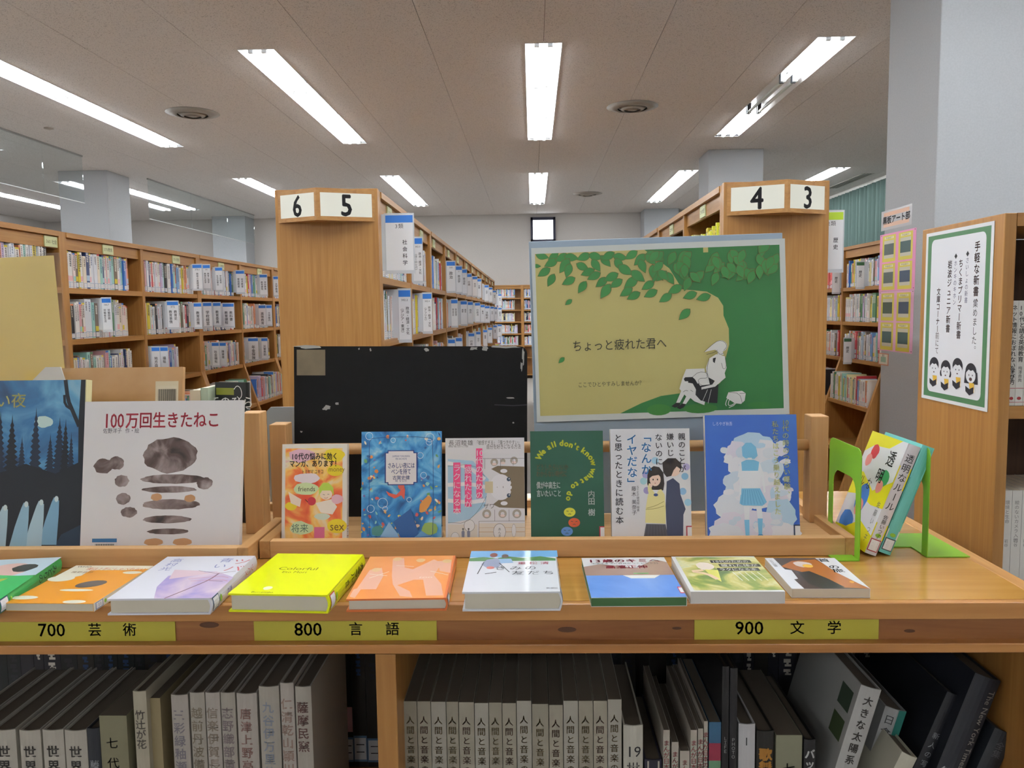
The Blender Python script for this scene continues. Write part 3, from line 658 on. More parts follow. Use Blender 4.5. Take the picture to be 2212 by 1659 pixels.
for (u, v, L, a) in [(.03, .015, .055, .3), (.075, .02, .05, 2.6), (.065, .06, .06, 2.7), (.008, .075, .03, 0.1), (.035, .115, .06, 2.6), (.063, .165, .058, 2.1), (.11, .03, .06, 2.7), (.15, .03, .06, .2), (.12, .08, .07, 2.2), (.135, .11, .06, 1.9), (.20, .03, .06, 2.8), (.25, .03, .06, .3), (.195, .09, .058, .5), (.25, .085, .06, 1.0), (.215, .125, .06, 2.8), (.29, .06, .06, .9), (.30, .03, .06, 2.7), (.35, .04, .06, .2), (.395, .03, .06, 2.6), (.345, .085, .06, 1.0), (.37, .12, .07, .6), (.135, .175, .06, 2.7), (.19, .215, .058, 2.2), (.24, .15, .06, 2.7), (.27, .19, .06, 2.5), (.31, .16, .065, 2.7), (.285, .245, .07, 2.2), (.33, .2, .06, 2.6), (.39, .2, .07, 2.5), (.37, .255, .06, 2.6), (.42, .16, .07, .7), (.43, .06, .065, 2.4), (.44, .1, .06, 1.2), (.4, .28, .06, 2.7), (.46, .22, .06, 2.6), (.47, .27, .06, 2.7), (.53, .3, .06, 2.6), (.5, .15, .07, .9), (.55, .18, .06, 1.0), (.585, .13, .06, 1.1), (.56, .06, .06, 2.1), (.61, .17, .055, .9), (.665, .185, .055, 2.6), (.62, .22, .06, 2.0), (.57, .25, .065, 2.7), (.63, .29, .06, 2.8), (.685, .305, .06, 2.9), (.5, .05, .06, .4), (.47, .03, .05, 2.8)]:
    leaf(u, v, L, a)
for i in range(46): leaf(.47 + .52 * RR.random(), .015 + .15 * RR.random() + (.03 if i % 3 else 0), .058, RR.choice([1.2, 1.6, 2.0, 2.4, .8]))
leaf(.132, .305, .035, 2.5); leaf(.605, .405, .062, 2.4); leaf(.095, .66, .033, 2.4)
P.text('ちょっと疲れた君へ', .335, .575, .0205, M('#33332a'), align='C', fit=.375); P.text('ここでひとやすみしませんか？', .295, .815, .0098, M('#4a4a38'), align='C', fit=.262)
# schoolgirl
LN = .0006
P.poly([(.60, .905), (.575, .86), (.59, .79), (.605, .74), (.68, .74), (.69, .86), (.675, .965), (.635, .94), (.62, .92)], wh)
P.poly([(.64, .90), (.645, .84), (.69, .78), (.735, .84), (.728, .955), (.69, .95), (.66, .935)], bk)
P.poly([(.594, .80), (.60, .79), (.635, .79), (.66, .86), (.65, .89), (.63, .83), (.6, .82)], bk)
P.poly([(.595, .815), (.612, .815), (.605, .87), (.575, .945), (.56, .945), (.58, .88)], wh); P.poly([(.62, .85), (.64, .855), (.628, .90), (.6, .955), (.585, .955), (.605, .90)], wh)
P.poly([(.54, .965), (.56, .945), (.578, .95), (.572, .965), (.555, .975)], bk); P.poly([(.562, .975), (.585, .95), (.6, .955), (.59, .975), (.575, .985)], bk)
P.poly([(.69, .79), (.685, .74), (.70, .68), (.73, .655), (.765, .67), (.77, .74), (.755, .80), (.735, .83), (.70, .80)], wh)
P.poly([(.735, .79), (.76, .76), (.765, .80), (.72, .855), (.665, .87), (.665, .855), (.71, .84)], wh)
P.poly([(.63, .79), (.655, .76), (.69, .765), (.695, .80), (.70, .84), (.66, .845), (.65, .82)], wh)
P.ell(.748, .607, .027, .036, wh, 18); P.poly([(.735, .575), (.72, .59), (.68, .64), (.715, .63), (.74, .625)], wh); P.poly([(.735, .63), (.755, .635), (.76, .66), (.735, .665)], wh)
P.poly([(.715, .68), (.728, .675), (.722, .71), (.715, .70)], bk)
for q in ([(.68, .64), (.71, .60), (.74, .57), (.765, .58), (.775, .61), (.76, .635)], [(.69, .655), (.72, .645), (.735, .63)], [(.735, .64), (.745, .66), (.76, .65)], [(.70, .68), (.69, .74), (.69, .79)], [(.765, .67), (.77, .74), (.755, .75), (.75, .71)], [(.63, .79), (.655, .76), (.69, .765), (.695, .80), (.65, .80), (.66, .845), (.70, .84)], [(.72, .855), (.665, .87), (.66, .86)], [(.59, .88), (.6, .87), (.61, .875)], [(.62, .87), (.63, .88)]):
    P.line(q, LN, bk, 1)
for q in ([(.665, .95), (.69, .87)], [(.69, .955), (.705, .87)]): P.line(q, LN, wh)
P.poly([(.765, .925), (.775, .89), (.83, .885), (.845, .90), (.84, .945), (.825, .965), (.80, .96)], wh); P.line([(.765, .975), (.76, .96), (.78, .90), (.785, .91), (.77, .965), (.78, .975), (.80, .96), (.815, .91), (.82, .92), (.80, .97), (.775, .985)], .0012, wh, 1); P.line([(.775, .89), (.82, .90), (.83, .96)], LN, bk, 1); P.line([(.82, .90), (.845, .90)], LN, bk)
A0.build('print', r)
# yellow board in a clear sleeve, far left
r = thing('yellow_board', 'glossy plain yellow sheet in a clear sleeve standing behind the night picture book', 'poster')
Y = 1.36; TL, TR, BL = at(-180, 560, Y), at(165, 545, Y), at(-170, 900, Y); w, h = frame(r, Vector((BL.x, Y, FLL)), Vector((BL.x, Y, FLL)) + (TR - TL), Vector((BL.x, Y, TL.z)), .003)
def sheet(name, x0, x1, z1, m, off, amp, parent):
    b = MB(); nx, nz = 24, 16; vs = []
    for s_, o_ in ((0, 0), (1, .0006)):
        for j in range(nz + 1):
            for i in range(nx + 1):
                x = x0 + (x1 - x0) * i / nx; z = z1 * j / nz; vs.append((x, off + o_ + amp * math.sin(i * .5 + j * .35) * (j / nz) ** 2 + amp * .8 * math.cos(i * .21), z))
    n1 = (nx + 1) * (nz + 1); fs = []
    for j in range(nz):
        for i in range(nx):
            a = j * (nx + 1) + i; fs += [(a, a + 1, a + nx + 2, a + nx + 1), (n1 + a + 1, n1 + a, n1 + a + nx + 1, n1 + a + nx + 2)]
    b.add(vs, fs, m); return b.build(name, parent, smooth=True)
sheet('yellow_sheet', -w / 2, w / 2 - .013, h - .004, M('#f6e08c', .35, coat=.15), -.001, .0022, r)
clr = bpy.data.materials.new('clear_film'); clr.use_nodes = True; t = clr.node_tree; t.nodes.remove(t.nodes['Principled BSDF'])
a1 = t.nodes.new('ShaderNodeBsdfTransparent'); a1.inputs[0].default_value = (.98, .97, .95, 1); a2 = t.nodes.new('ShaderNodeBsdfGlossy'); a2.inputs['Roughness'].default_value = .12; a3 = t.nodes.new('ShaderNodeMixShader'); a3.inputs[0].default_value = .09
t.links.new(a1.outputs[0], a3.inputs[1]); t.links.new(a2.outputs[0], a3.inputs[2]); t.links.new(a3.outputs[0], t.nodes['Material Output'].inputs[0])
sheet('clear_sleeve', -w / 2, w / 2, h, clr, -.006, .0015, r)
# pale grey boards between the racks
r = thing('grey_card', 'pale grey card with clipped corners standing between the two racks', 'card')
p0 = at(574, 880, 1.47); p1 = at(640, 880, 1.47); w_ = .2; b = MB(); hh = p0.z - HC - .001
b.prism([(0, 0), (w_, 0), (w_, hh), (.008, hh), (0, hh - .008)][::-1], -.0015, .0015, M('#c2c4c8', .5), ax=1); b.build('card', r); r.location = (p0.x, 1.475, HC + .001)
r = thing('white_holder', 'white angled paper sleeve poking up beside the yellow sheet', 'paper'); p = at(70, 822, 1.335); q = at(100, 793, 1.335)
b = MB(); b.prism([(0, -.12), (.09, -.12), (.05, q.z - p.z), (.024, q.z - p.z), (0, 0)][::-1], -.0006, .0006, M('#dcdfe2', .3, coat=.5), ax=1); b.build('sleeve', r); r.location = (p.x, 1.335, p.z)
# ============================================================ upright books in the racks
def upright(name, lab, xl, xr, ytop, Yf, T, cover, lean=9, hard=False, pg=paper, spine=1, yaw=0, bot=None, dxb=0):
    """xl,xr,ytop: top edge pixels of the front cover"""
    zf = bot or FL; th = math.radians(lean); H = .2
    for _ in range(12):
        Yt = Yf + H * math.sin(th); z = at((xl + xr) / 2, ytop, Yt).z; H = (z - zf) / math.cos(th)
    a = at(xl, ytop, Yt); b = at(xr, ytop, Yt); w = (b - a).length / math.cos(yaw)
    r = thing(name, lab, 'book'); cx_ = (a.x + b.x) / 2 + dxb
    mx = Matrix.Translation((cx_, Yf, zf)) @ Matrix.Rotation(yaw, 4, 'Z') @ Matrix.Rotation(-th, 4, 'X') @ Matrix.Translation((0, T / 2, 0))
    r.matrix_world = mx; A, SA = book_body(r, w, H, T, cover, pg, hard, spine); return r, A, SA, w, H
YB0 = YR + .03
# 1 orange comic guide
r, A, SA, w, H = upright('paperback', 'narrow white-framed paperback with orange, yellow and pink watercolour cover', 610, 750, 959, YB0 + .02, .013, M('#e4ded8', .35))
wc = noisy('orange_wash', ['#d8442a', '#e8743a', '#f0c060', '#e9dcc0', '#e29aa8'], nscale=16, detail=3, rough=.35, dist=1.2, pos=[.3, .42, .5, .6, .7])
A.rect(.05, .045, .93, 1, wc)
Y_ = M('#e8cf22', .4); PG = M('#cfe0ae', .4); PK = M('#e4b4c8', .4); LG = M('#b5cf4a', .4); SKN = M('#f0dccb', .4)
A.ell(.8, .12, .16, .07, Y_, 16, wob=.2); A.ell(.3, .12, .2, .07, PK, 14, wob=.3); A.ell(.82, .28, .13, .06, Y_, 16)
A.ell(.4, .36, .2, .06, M('#e6d8e2', .4), 14, wob=.3, seed=4)
A.ell(.37, .47, .19, .065, PG, 16, wob=.15); A.ell(.3, .88, .17, .07, PG, 16, wob=.25, seed=2); A.ell(.14, .65, .09, .045, Y_, 12, wob=.2)
A.poly([(.52, .62), (.6, .72), (.78, .74), (.85, .66), (.76, .58)], M('#f2e6dc', .4)); A.ell(.68, .53, .095, .055, SKN, 18); A.poly([(.57, .54), (.57, .46), (.63, .41), (.72, .41), (.79, .46), (.8, .55), (.76, .49), (.62, .49)], LG); A.line([(.63, .53), (.66, .535)], .0006, ink); A.line([(.7, .53), (.73, .53)], .0006, ink); A.line([(.65, .565), (.68, .572), (.71, .56)], .0006, M('#b0303a'), 1)
A.ell(.46, .60, .065, .045, M('#c02a3c', .4), 16); A.line([(.4, .61), (.36, .58)], .001, ink); A.ell(.85, .58, .09, .05, PK, 14, wob=.2); A.poly([(.1, .5), (.3, .58), (.28, .66), (.14, .62)], SKN)
A.rect(.5, .87, .66, .99, M('#d86a8e', .4)); A.ell(.85, .86, .15, .075, Y_, 18); A.ell(.62, .76, .12, .035, M('#cfd8c8', .4), 12, wob=.2)
A.text('10代の悩みに効く', .5, .13, .0118, ink, bold=.02, align='C', fit=.72); A.text('マンガ、あります！', .5, .205, .0118, ink, bold=.02, align='C', fit=.78); A.text('トミヤマ ユキコ', .47, .29, .0075, ink, align='C', fit=.34)
A.text('money', .84, .265, .011, M('#8a6a20'), align='C', fit=.25); A.text('friends', .38, .47, .011, M('#4a3a30'), align='C', fit=.26); A.text('sex', .85, .86, .019, M('#6a4a1a'), align='C', fit=.22); A.text('将来', .28, .88, .014, M('#4a6a5a'), align='C')
A.build('cover_print', r); lib_sticker(SA, '#b02a3a', green=False); SA.build('spine_print', r)
# 2 sea cover
r, A, SA, w, H = upright('novel', 'blue hardcover with an undersea scene and a white title panel', 781, 953, 932, YB0 + .005, .022, M('#4a86c4', .3), hard=True)
sea = noisy('sea_wash', ['#1c4f8a', '#2f7fc4', '#5aa8dc', '#8cc4e0', '#c9dde4'], nscale=22, detail=5, rough=.3, dist=1.5, pos=[.32, .45, .55, .64, .74])
A.rect(0, 0, 1, 1, sea); rr = random.Random(5); pc = [M(c, .35) for c in ('#e2a860', '#d8884a', '#c8c86a', '#6aa06a', '#e0c0a8', '#c85a5a', '#2f5f9a', '#8fc8c8', '#f0e2c8', '#7a6ab0')]
for i in range(150):
    u = rr.random(); v = rr.random() ** .7; e = min(u, 1 - u)
    if e > .25 and v < .72 and not (v < .1): continue
    A.ell(u, v, rr.uniform(.008, .03), rr.uniform(.006, .02), rr.choice(pc), 7, rot=rr.random() * 3, wob=.5, seed=i)
A.poly([(.4, .82), (.62, .7), (.72, .93), (.58, 1), (.5, .97)], M('#2a5c9c', .35)); A.poly([(.2, 1), (.35, .82), (.45, .92), (.5, 1)], M('#8fb8dc', .35)); A.poly([(.62, 1), (.78, .88), (.92, .97), (.95, 1)], M('#6aa2d2', .35)); A.ell(.2, .9, .07, .05, M('#4f8f8a', .35), 10, wob=.4); A.ell(.85, .88, .09, .06, M('#8fae5a', .35), 11, wob=.5); A.ell(.8, .66, .05, .09, M('#d9964a', .35), 11, wob=.4, rot=-.6)
A.poly([(.5, .47), (.53, .48), (.55, .53), (.54, .62), (.5, .58), (.42, .61), (.34, .58), (.31, .54), (.36, .56), (.44, .575), (.49, .54)], M('#d0584a', .35)); A.ell(.5, .495, .04, .035, M('#d8685a', .35), 14)
wm = M('#dfe8f0', .3)
for u, v, q in ((.27, .65, .008), (.3, .7, .004), (.86, .06, .007), (.85, .1, .005), (.12, .7, .006), (.74, .22, .005), (.6, .62, .004), (.78, .4, .005), (.1, .04, .006), (.4, .08, .004)): A.ring(u, v, q, .0007, wm)
nb = M('#2a3f86', .35)
for q in ([(.1, .1), (.14, .05), (.86, .05), (.9, .1), (.9, .92), (.86, .96), (.14, .96), (.1, .92), (.1, .1)],): A.line(q, .0007, nb, 1)
px_ = [(.31, .2), (.34, .2), (.345, .18), (.65, .18), (.655, .2), (.69, .2), (.69, .46), (.655, .46), (.65, .48), (.345, .48), (.34, .46), (.31, .46)]
A.poly([(.5 + (a - .5) * 1.08, .33 + (b_ - .33) * 1.06) for a, b_ in px_], nb); A.poly(px_, M('#e2dde2', .35))
A.text('SAMISHII YORUNIWA', .5, .225, .0042, nb, align='C', fit=.22); A.text('PEN WO MOTE', .5, .25, .0042, nb, align='C', fit=.14); A.text('さみしい夜には', .5, .31, .0095, nb, align='C', fit=.34, bold=.01); A.text('ペンを持て', .5, .365, .0095, nb, align='C', fit=.25, bold=.01); A.text('古賀史健', .5, .42, .0068, nb, align='C', bold=.01); A.text('絵 ならの', .5, .448, .0042, nb, align='C')
A.build('cover_print', r); SA.rect(.05, .3, .95, .7, M('#6a4f8a', .35)); lib_sticker(SA, '#3a3a4a', green=False); SA.build('spine_print', r)
# 3 comic cover
r, A, SA, w, H = upright('paperback', 'white paperback with a sideways cartoon boy and pink title strips', 962, 1132, 946, YB0, .014, M('#dcdadd', .35))
lb = M('#a5c6dc', .4); be = M('#d3c7b6', .4); hb = M('#7a6a52', .4); ln = M('#55534f', .5); pk = M('#e0457e', .4); fw = M('#e4e2e6', .4)
A.poly([(.03, .2), (.35, .22), (.5, .36), (.55, .4), (.5, .66), (.3, .78), (.03, .82)], lb)
for q in ([(.03, .24), (.3, .28), (.5, .4)], [(.03, .45), (.3, .44), (.55, .48)], [(.03, .6), (.3, .62), (.5, .6)]): A.line([q[0], q[1], q[2]], .006, fw, 1)
A.rect(.03, .83, .40, 1, M('#d8cfc4', .4)); A.rect(.42, .82, 1, 1, M('#ddd3c6', .4)); A.rect(.42, .9, 1, .905, M('#c49a6a', .4)); A.rect(.42, .86, 1, .863, M('#c49a6a', .4))
A.poly([(.58, .3), (.66, .27), (1, .28), (1, .68), (.68, .67), (.6, .64), (.7, .58), (.72, .36)], hb)
A.ell(.7, .475, .14, .125, fw, 22); A.rect(.5, .42, .6, .53, M('#cbbd9a', .4)); A.poly([(.8, .36), (.85, .4), (.82, .46), (.86, .475), (.82, .5), (.85, .56), (.8, .6), (.9, .6), (.9, .36)], hb)
for v in (.40, .555): A.ell(.80, v, .025, .02, M('#33485f', .4), 12); A.ell(.806, v - .005, .008, .006, white, 8)
A.ell(.73, .475, .004, .01, ln, 8); A.ell(.655, .475, .004, .004, ln, 8); A.ell(.74, .32, .045, .02, fw, 12); A.ell(.74, .63, .045, .02, fw, 12)
for u, v, q in ((.62, .235, .006), (.73, .225, .004), (.87, .22, .006), (.52, .73, .007), (.72, .73, .0065), (.9, .73, .007)): A.ring(u, v, q, .0035, M('#a99f92', .4), 14); A.ell(u, v + .018, .03, .012, M('#e6cfc8', .4), 10)
for u, v, a_, b_ in ((.3, .84, .065, .055), (.68, .9, .075, .075), (.86, .89, .025, .06), (.12, .95, .05, .045)): A.ell(u, v, a_ * 1.06, b_ * 1.05, ln, 18); A.ell(u, v, a_, b_, M('#e2dfdf', .4), 18)
A.text('あんまり', .68, .86, .005, ln, vert=True); A.text('ザワ', .55, .655, .009, ln, align='C')
for u in (.2, .27): A.poly([(u, .9), (u + .02, .88), (u + .04, .9), (u + .035, .97), (u + .005, .97)], M('#7d7f92', .4)); A.ell(u + .02, .873, .012, .01, ln, 8)
for q in ([(.03, .81), (.25, .82), (.42, .7), (.52, .56)], [(.03, .27), (.35, .25), (.5, .37)], [(.42, .8), (1, .8)], [(.44, .2), (1, .2)], [(.42, .8), (.42, 1)], [(.5, .3), (.5, .2)], [(.7, .2), (.7, .3)], [(.86, .2), (.86, .27)], [(.62, .8), (.62, .69)], [(.8, .8), (.8, .69)]): A.line(q, .0005, ln, 1 if len(q) > 2 else 0)
A.rect(.03, .02, .98, .155, M('#dddadd', .35))
A.rect(.39, .10, .47, .58, pk); A.rect(.245, .255, .33, .66, pk); A.rect(.10, .235, .19, .72, pk)
A.text('10代のための', .43, .115, .0132, fw, vert=True, gap=1.17, sx=.9) if 0 else None
A.text('10', .43, .145, .0125, fw, align='C'); A.text('代のための', .43, .18, .0125, fw, vert=True, gap=1.06); A.text('疲れた心が', .29, .268, .0125, fw, vert=True, gap=1.05); A.text('ラクになる本', .145, .248, .0125, fw, vert=True, gap=1.06)
A.text('長沼睦雄', .04, .045, .009, ln, gap=1.1); A.text('「敏感すぎる」「傷つきやすい」', .96, .045, .0078, ln, align='R', fit=.58); A.text('自分を好きになる方法', .96, .085, .0078, ln, align='R', fit=.44); A.text('精神科医 十勝むつみのクリニック院長', .04, .08, .0035, ln, fit=.25)
A.build('cover_print', r); lib_sticker(SA, '#3a3a4a', green=False); SA.build('spine_print', r)
# 4 green question-mark book
r, A, SA, w, H = upright('paperback', 'dark green paperback with yellow words curving into a question mark', 1145, 1302, 931, YB0 + .012, .016, M('#1f5740', .4))
yl = M('#d8dc3a', .4)
s_ = "We all don't know what to do"; pth = [(.1, .26), (.14, .21), (.2, .165), (.3, .125), (.42, .105), (.54, .12), (.66, .15), (.76, .19), (.85, .25), (.88, .32), (.86, .39), (.79, .445), (.70, .475), (.62, .50), (.555, .54), (.53, .59), (.525, .65)]
pp = [Vector(A.P(*q)) for q in pth]
for _ in range(3):
    q = [pp[0]]
    for a_, b_ in zip(pp, pp[1:]): q += [a_ * .75 + b_ * .25, a_ * .25 + b_ * .75]
    pp = q + [pp[-1]]
acc = [0]
for a_, b_ in zip(pp, pp[1:]): acc.append(acc[-1] + (b_ - a_).length)
cw_ = lambda c: .34 if c in " l'" else .42 if c == 't' else .95 if c == 'W' else .82 if c in 'mw' else .62
tot = sum(cw_(c) for c in s_); e = acc[-1] / tot; cur = 0
for c in s_:
    wd = cw_(c) * e
    if c != ' ':
        d = cur + wd / 2; i = max(j for j in range(len(acc)) if acc[j] <= d); i = min(i, len(pp) - 2); tt = (d - acc[i]) / max(1e-9, acc[i + 1] - acc[i]); p = pp[i].lerp(pp[i + 1], tt); dr = (pp[i + 1] - pp[i]); an = math.atan2(dr.y, dr.x)
        off = Vector((-math.sin(an), math.cos(an))) * -.0
        q = p - Vector((math.cos(an), math.sin(an))) * wd * .5
        A.text(c, q.x / w, 1 - q.y / H, e * 1.0, yl, rot=an, bold=.05)
    cur += wd
A.text('どうしたらいいか', .08, .335, .0105, M('#6b5a3a', .45), fit=.44, bold=.01); A.text('わからない時代に', .08, .395, .0105, M('#6b5a3a', .45), fit=.42, bold=.01); A.text('僕が中高生に', .08, .50, .0115, M('#d8dcd8', .4), fit=.33, bold=.015); A.text('言いたいこと', .08, .575, .0115, M('#d8dcd8', .4), fit=.34, bold=.015); A.text('内田 樹', .83, .55, .0115, M('#d8dcd8', .4), vert=True, bold=.015, gap=.98)
for u, v, c in ((.53, .75, '#d8d43a'), (.59, .845, '#d0562c'), (.49, .925, '#5f8fd0')):
    A.ell(u, v, .08, .042, M(c, .4), 22); d = M('#2a4a3a', .4); A.line([(u - .045, v - .012), (u - .015, v - .008)], .0008, d); A.line([(u + .015, v - .008), (u + .045, v - .012)], .0008, d); A.line([(u - .02, v + .02), (u, v + .013), (u + .02, v + .02)], .0008, d, 1)
cover_tab(A); A.build('cover_print', r); lib_sticker(SA, '#b02a3a', green=False); SA.build('spine_print', r)
# 5 white book with two students
r, A, SA, w, H = upright('paperback', 'white paperback with a schoolgirl and a suited boy back to back', 1318, 1489, 926, YB0 + .01, .014, M('#dfe0e4', .35))
tb = M('#2c2c34', .45); tl = M('#4f9bd8', .4); nv = M('#3f4560', .4); cy_ = M('#e8df9c', .4); gs_ = M('#55555e', .4); hr_ = M('#2f2622', .4); sk = M('#f0d2c0', .4)
for u, v, c in ((.44, .42, '#a8a6d8'), (.41, .475, '#a8d4dc'), (.45, .56, '#a89ed0'), (.56, .29, '#a9d2e6'), (.93, .435, '#8fc0e0'), (.9, .57, '#93bfe2'), (.96, .67, '#9fd0e8'), (.95, .35, '#bcb4dc')): A.ell(u, v, .045, .032, M(c, .4), 16)
A.poly([(.70, .48), (.78, .45), (.86, .5), (.87, .6), (.93, .73), (.9, .78), (.89, 1), (.69, 1), (.68, .7)], nv); A.ell(.79, .36, .095, .075, sk, 18); A.poly([(.66, .4), (.65, .31), (.72, .27), (.82, .27), (.89, .32), (.88, .37), (.83, .345), (.79, .38), (.76, .43), (.70, .44)], hr_)
A.poly([(.46, .42), (.48, .37), (.54, .34), (.61, .35), (.66, .4), (.67, .5), (.655, .56), (.48, .555), (.455, .5)], hr_); A.ell(.555, .46, .07, .062, sk, 18); A.poly([(.485, .45), (.5, .40), (.56, .385), (.62, .405), (.635, .45), (.6, .42), (.52, .43)], hr_)
for u in (.53, .585): A.ell(u, .462, .008, .009, ink, 8)
A.ell(.555, .495, .008, .004, M('#c06060'), 8)
A.poly([(.46, .6), (.5, .55), (.56, .56), (.63, .55), (.67, .6), (.68, .72), (.675, .86), (.42, .85), (.43, .72)], cy_); A.poly([(.52, .555), (.56, .6), (.6, .555)], white); A.ell(.56, .6, .03, .014, M('#3a4c86', .4), 8); A.line([(.44, .72), (.55, .70), (.66, .66)], .0008, M('#a89a5a'), 1); A.line([(.43, .73), (.55, .725), (.66, .70)], .0008, M('#a89a5a'), 1); A.line([(.5, .6), (.48, .54), (.5, .5)], .006, cy_, 1); A.ell(.5, .515, .02, .018, sk, 10)
A.poly([(.43, .86), (.675, .865), (.7, .98), (.4, .975)], gs_)
for i in range(7): A.line([(.45 + .033 * i, .87), (.43 + .04 * i, .975)], .0005, M('#3a3a42'))
A.rect(.47, .98, .53, 1, sk); A.rect(.58, .98, .64, 1, sk)
A.text('親のことが', .90, .04, .0117, tb, vert=True, gap=1.07, bold=.01); A.text('嫌いじゃ', .755, .04, .0117, tb, vert=True, gap=1.07, bold=.01); A.text('ないのに', .61, .045, .0117, tb, vert=True, gap=1.07, bold=.01); A.text('「なんか', .45, .02, .0168, tl, vert=True, gap=1.02, bold=.015); A.text('イヤだな」', .27, .045, .0168, tl, vert=True, gap=1.02, bold=.015); A.text('と思ったときに読む本', .10, .045, .0128, tb, vert=True, gap=1.1, bold=.01); A.text('藤木 美奈子', .285, .52, .0078, tb, vert=True, gap=1.05); A.text('ＳＴＥＰ研究所 所長', .335, .515, .0042, tb, vert=True)
cover_tab(A); A.build('cover_print', r); lib_sticker(SA, '#b02a3a', green=False); SA.build('spine_print', r)
# 6 blue sky book
r, A, SA, w, H = upright('paperback', 'tall blue paperback with a schoolgirl seen from behind under clouds', 1522, 1720, 896, YB0 + .004, .014, M('#3a68c0', .35))
A.rect(0, 0, 1, 1, noisy('sky_print', ['#2950b0', '#3566c4', '#4b8fd8'], nscale=3, rough=.35)); cw = [M(c, .4) for c in ('#dfe6f2', '#cfdff0', '#e8eaf4', '#b9d6ee', '#e2dff0')]; rr = random.Random(9)
for u, v, a_, b_ in ((.5, .24, .22, .1), (.35, .3, .13, .09), (.66, .3, .14, .1), (.45, .42, .2, .1), (.7, .45, .15, .1), (.35, .55, .16, .1), (.3, .72, .22, .12), (.55, .6, .25, .14), (.75, .66, .17, .1), (.8, .8, .17, .13), (.45, .88, .4, .12), (.2, .95, .2, .08), (.85, .95, .17, .08)): A.ell(u, v, a_, b_, rr.choice(cw), 22, wob=.25, seed=int(v * 99))
for i in range(36): A.ell(.2 + .7 * rr.random(), .2 + .75 * rr.random(), rr.uniform(.03, .08), rr.uniform(.02, .05), rr.choice(cw), 12, wob=.4, seed=i)
sb = M('#7cc0e6', .4); wb = M('#e9eef6', .4); lk = M('#4a90c8', .4)
A.poly([(.4, .33), (.395, .26), (.44, .225), (.5, .225), (.55, .26), (.565, .33), (.53, .355), (.43, .35)], sb); A.rect(.455, .345, .5, .37, wb)
A.poly([(.34, .5), (.37, .38), (.44, .365), (.52, .365), (.585, .38), (.63, .49), (.59, .5), (.575, .59), (.385, .59), (.375, .5)], wb); A.poly([(.385, .38), (.44, .362), (.52, .362), (.58, .38), (.565, .45), (.39, .45)], sb)
A.poly([(.38, .59), (.58, .59), (.65, .70), (.6, .73), (.39, .725), (.355, .71)], sb)
for i in range(8): A.line([(.4 + .022 * i, .6), (.375 + .035 * i, .72)], .0005, lk)
A.poly([(.4, .73), (.46, .73), (.455, .83), (.45, .96), (.41, .96), (.405, .83)], wb); A.poly([(.53, .73), (.59, .73), (.6, .83), (.585, .95), (.55, .95), (.545, .83)], wb); A.poly([(.4, .84), (.455, .84), (.452, .97), (.41, .97)], sb); A.poly([(.545, .83), (.6, .83), (.588, .96), (.55, .96)], sb)
A.poly([(.36, .49), (.385, .49), (.375, .64), (.355, .64)], wb); A.poly([(.6, .49), (.625, .49), (.64, .62), (.62, .63)], wb); A.ell(.43, .975, .03, .012, lk, 10); A.ell(.57, .965, .03, .012, lk, 10)
yt = M('#d8dc9a', .4); A.text('10', .875, .065, .0105, yt, align='C', bold=.01); A.text('代の時のつらい経験、', .875, .085, .0105, yt, vert=True, gap=1.06, bold=.01); A.text('私たちはこう乗り越えました', .765, .05, .0105, yt, vert=True, gap=1.06, bold=.01); A.text('しろやぎ秋吾', .08, .07, .0065, M('#c8d4ee'), fit=.22)
A.text('KADOKAWA', .93, .975, .004, ink, align='R'); cover_tab(A, '#2a3a5a'); A.build('cover_print', r); lib_sticker(SA, '#2a3a5a', green=False); SA.build('spine_print', r)
# left rack: night picture book
FL = FLL; r, A, SA, w, H = upright('picture_book', 'dark blue picture book with night forest and pale figures, far left', -130, 190, 822, YRL + .045, .016, M('#d9cf9e', .4), hard=True, lean=9, spine=1)
A.rect(0, 0, .985, 1, M('#22507c', .35)); nk = noisy('night_sky', ['#1c3f66', '#2f6d9e', '#5f9cc0', '#a9c8cf'], nscale=11, detail=5, rough=.4, dist=.8, pos=[.35, .5, .62, .78]); A.rect(0, 0, .985, .62, nk)
A.ell(.71, .25, .06, .035, M('#bcd4cf', .5), 18, wob=.2); dk = M('#0b1420', .5); dk2 = M('#11233a', .5)
def conifer(u, top, bot, wd, m, sd):
    rr = random.Random(sd); L_ = []; Rr = []; n = 12
    for i in range(1, n):
        v = top + (bot - top) * i / n; ww = wd * (i / n) ** .8; L_ += [(u - ww * .55, v), (u - ww * rr.uniform(.9, 1.15) - .004, v + .018)]; Rr += [(u + ww * .55, v), (u + ww * rr.uniform(.9, 1.15) + .004, v + .018)]
    A.poly([(u, top - .02)] + Rr + [(u + wd, bot + .03), (u - wd, bot + .03)] + L_[::-1], m)
for q in ((.03, .3, .62, .05, 1), (.12, .35, .62, .05, 2), (.22, .28, .6, .05, 3), (.3, .35, .62, .04, 4), (.42, .2, .6, .05, 5), (.50, .22, .62, .06, 6), (.57, .35, .62, .04, 7), (.66, .18, .6, .05, 8), (.76, .34, .6, .04, 10), (.82, .24, .6, .055, 11), (.86, .25, .6, .04, 12), (.9, .33, .6, .03, 13)): conifer(q[0], q[1], q[2] - .02, q[3], dk2 if q[4] % 3 else dk, q[4])
A.rect(0, .56, .985, 1, dk); A.poly([(0, .56), (.2, .5), (.4, .56), (.6, .5), (.8, .56), (.985, .48), (.985, .6), (0, .6)], dk); A.poly([(.8, 1), (.85, .92), (.985, .86), (.985, 1)], M('#1b3147', .5))
A.poly([(.955, 0), (.985, 0), (.985, .6), (.95, .5), (.945, .25)], dk); A.line([(.95, .28), (.90, .18), (.87, .12), (.85, .0)], .006, dk, 1); A.line([(.90, .18), (.85, .15), (.845, .09)], .004, dk, 1)
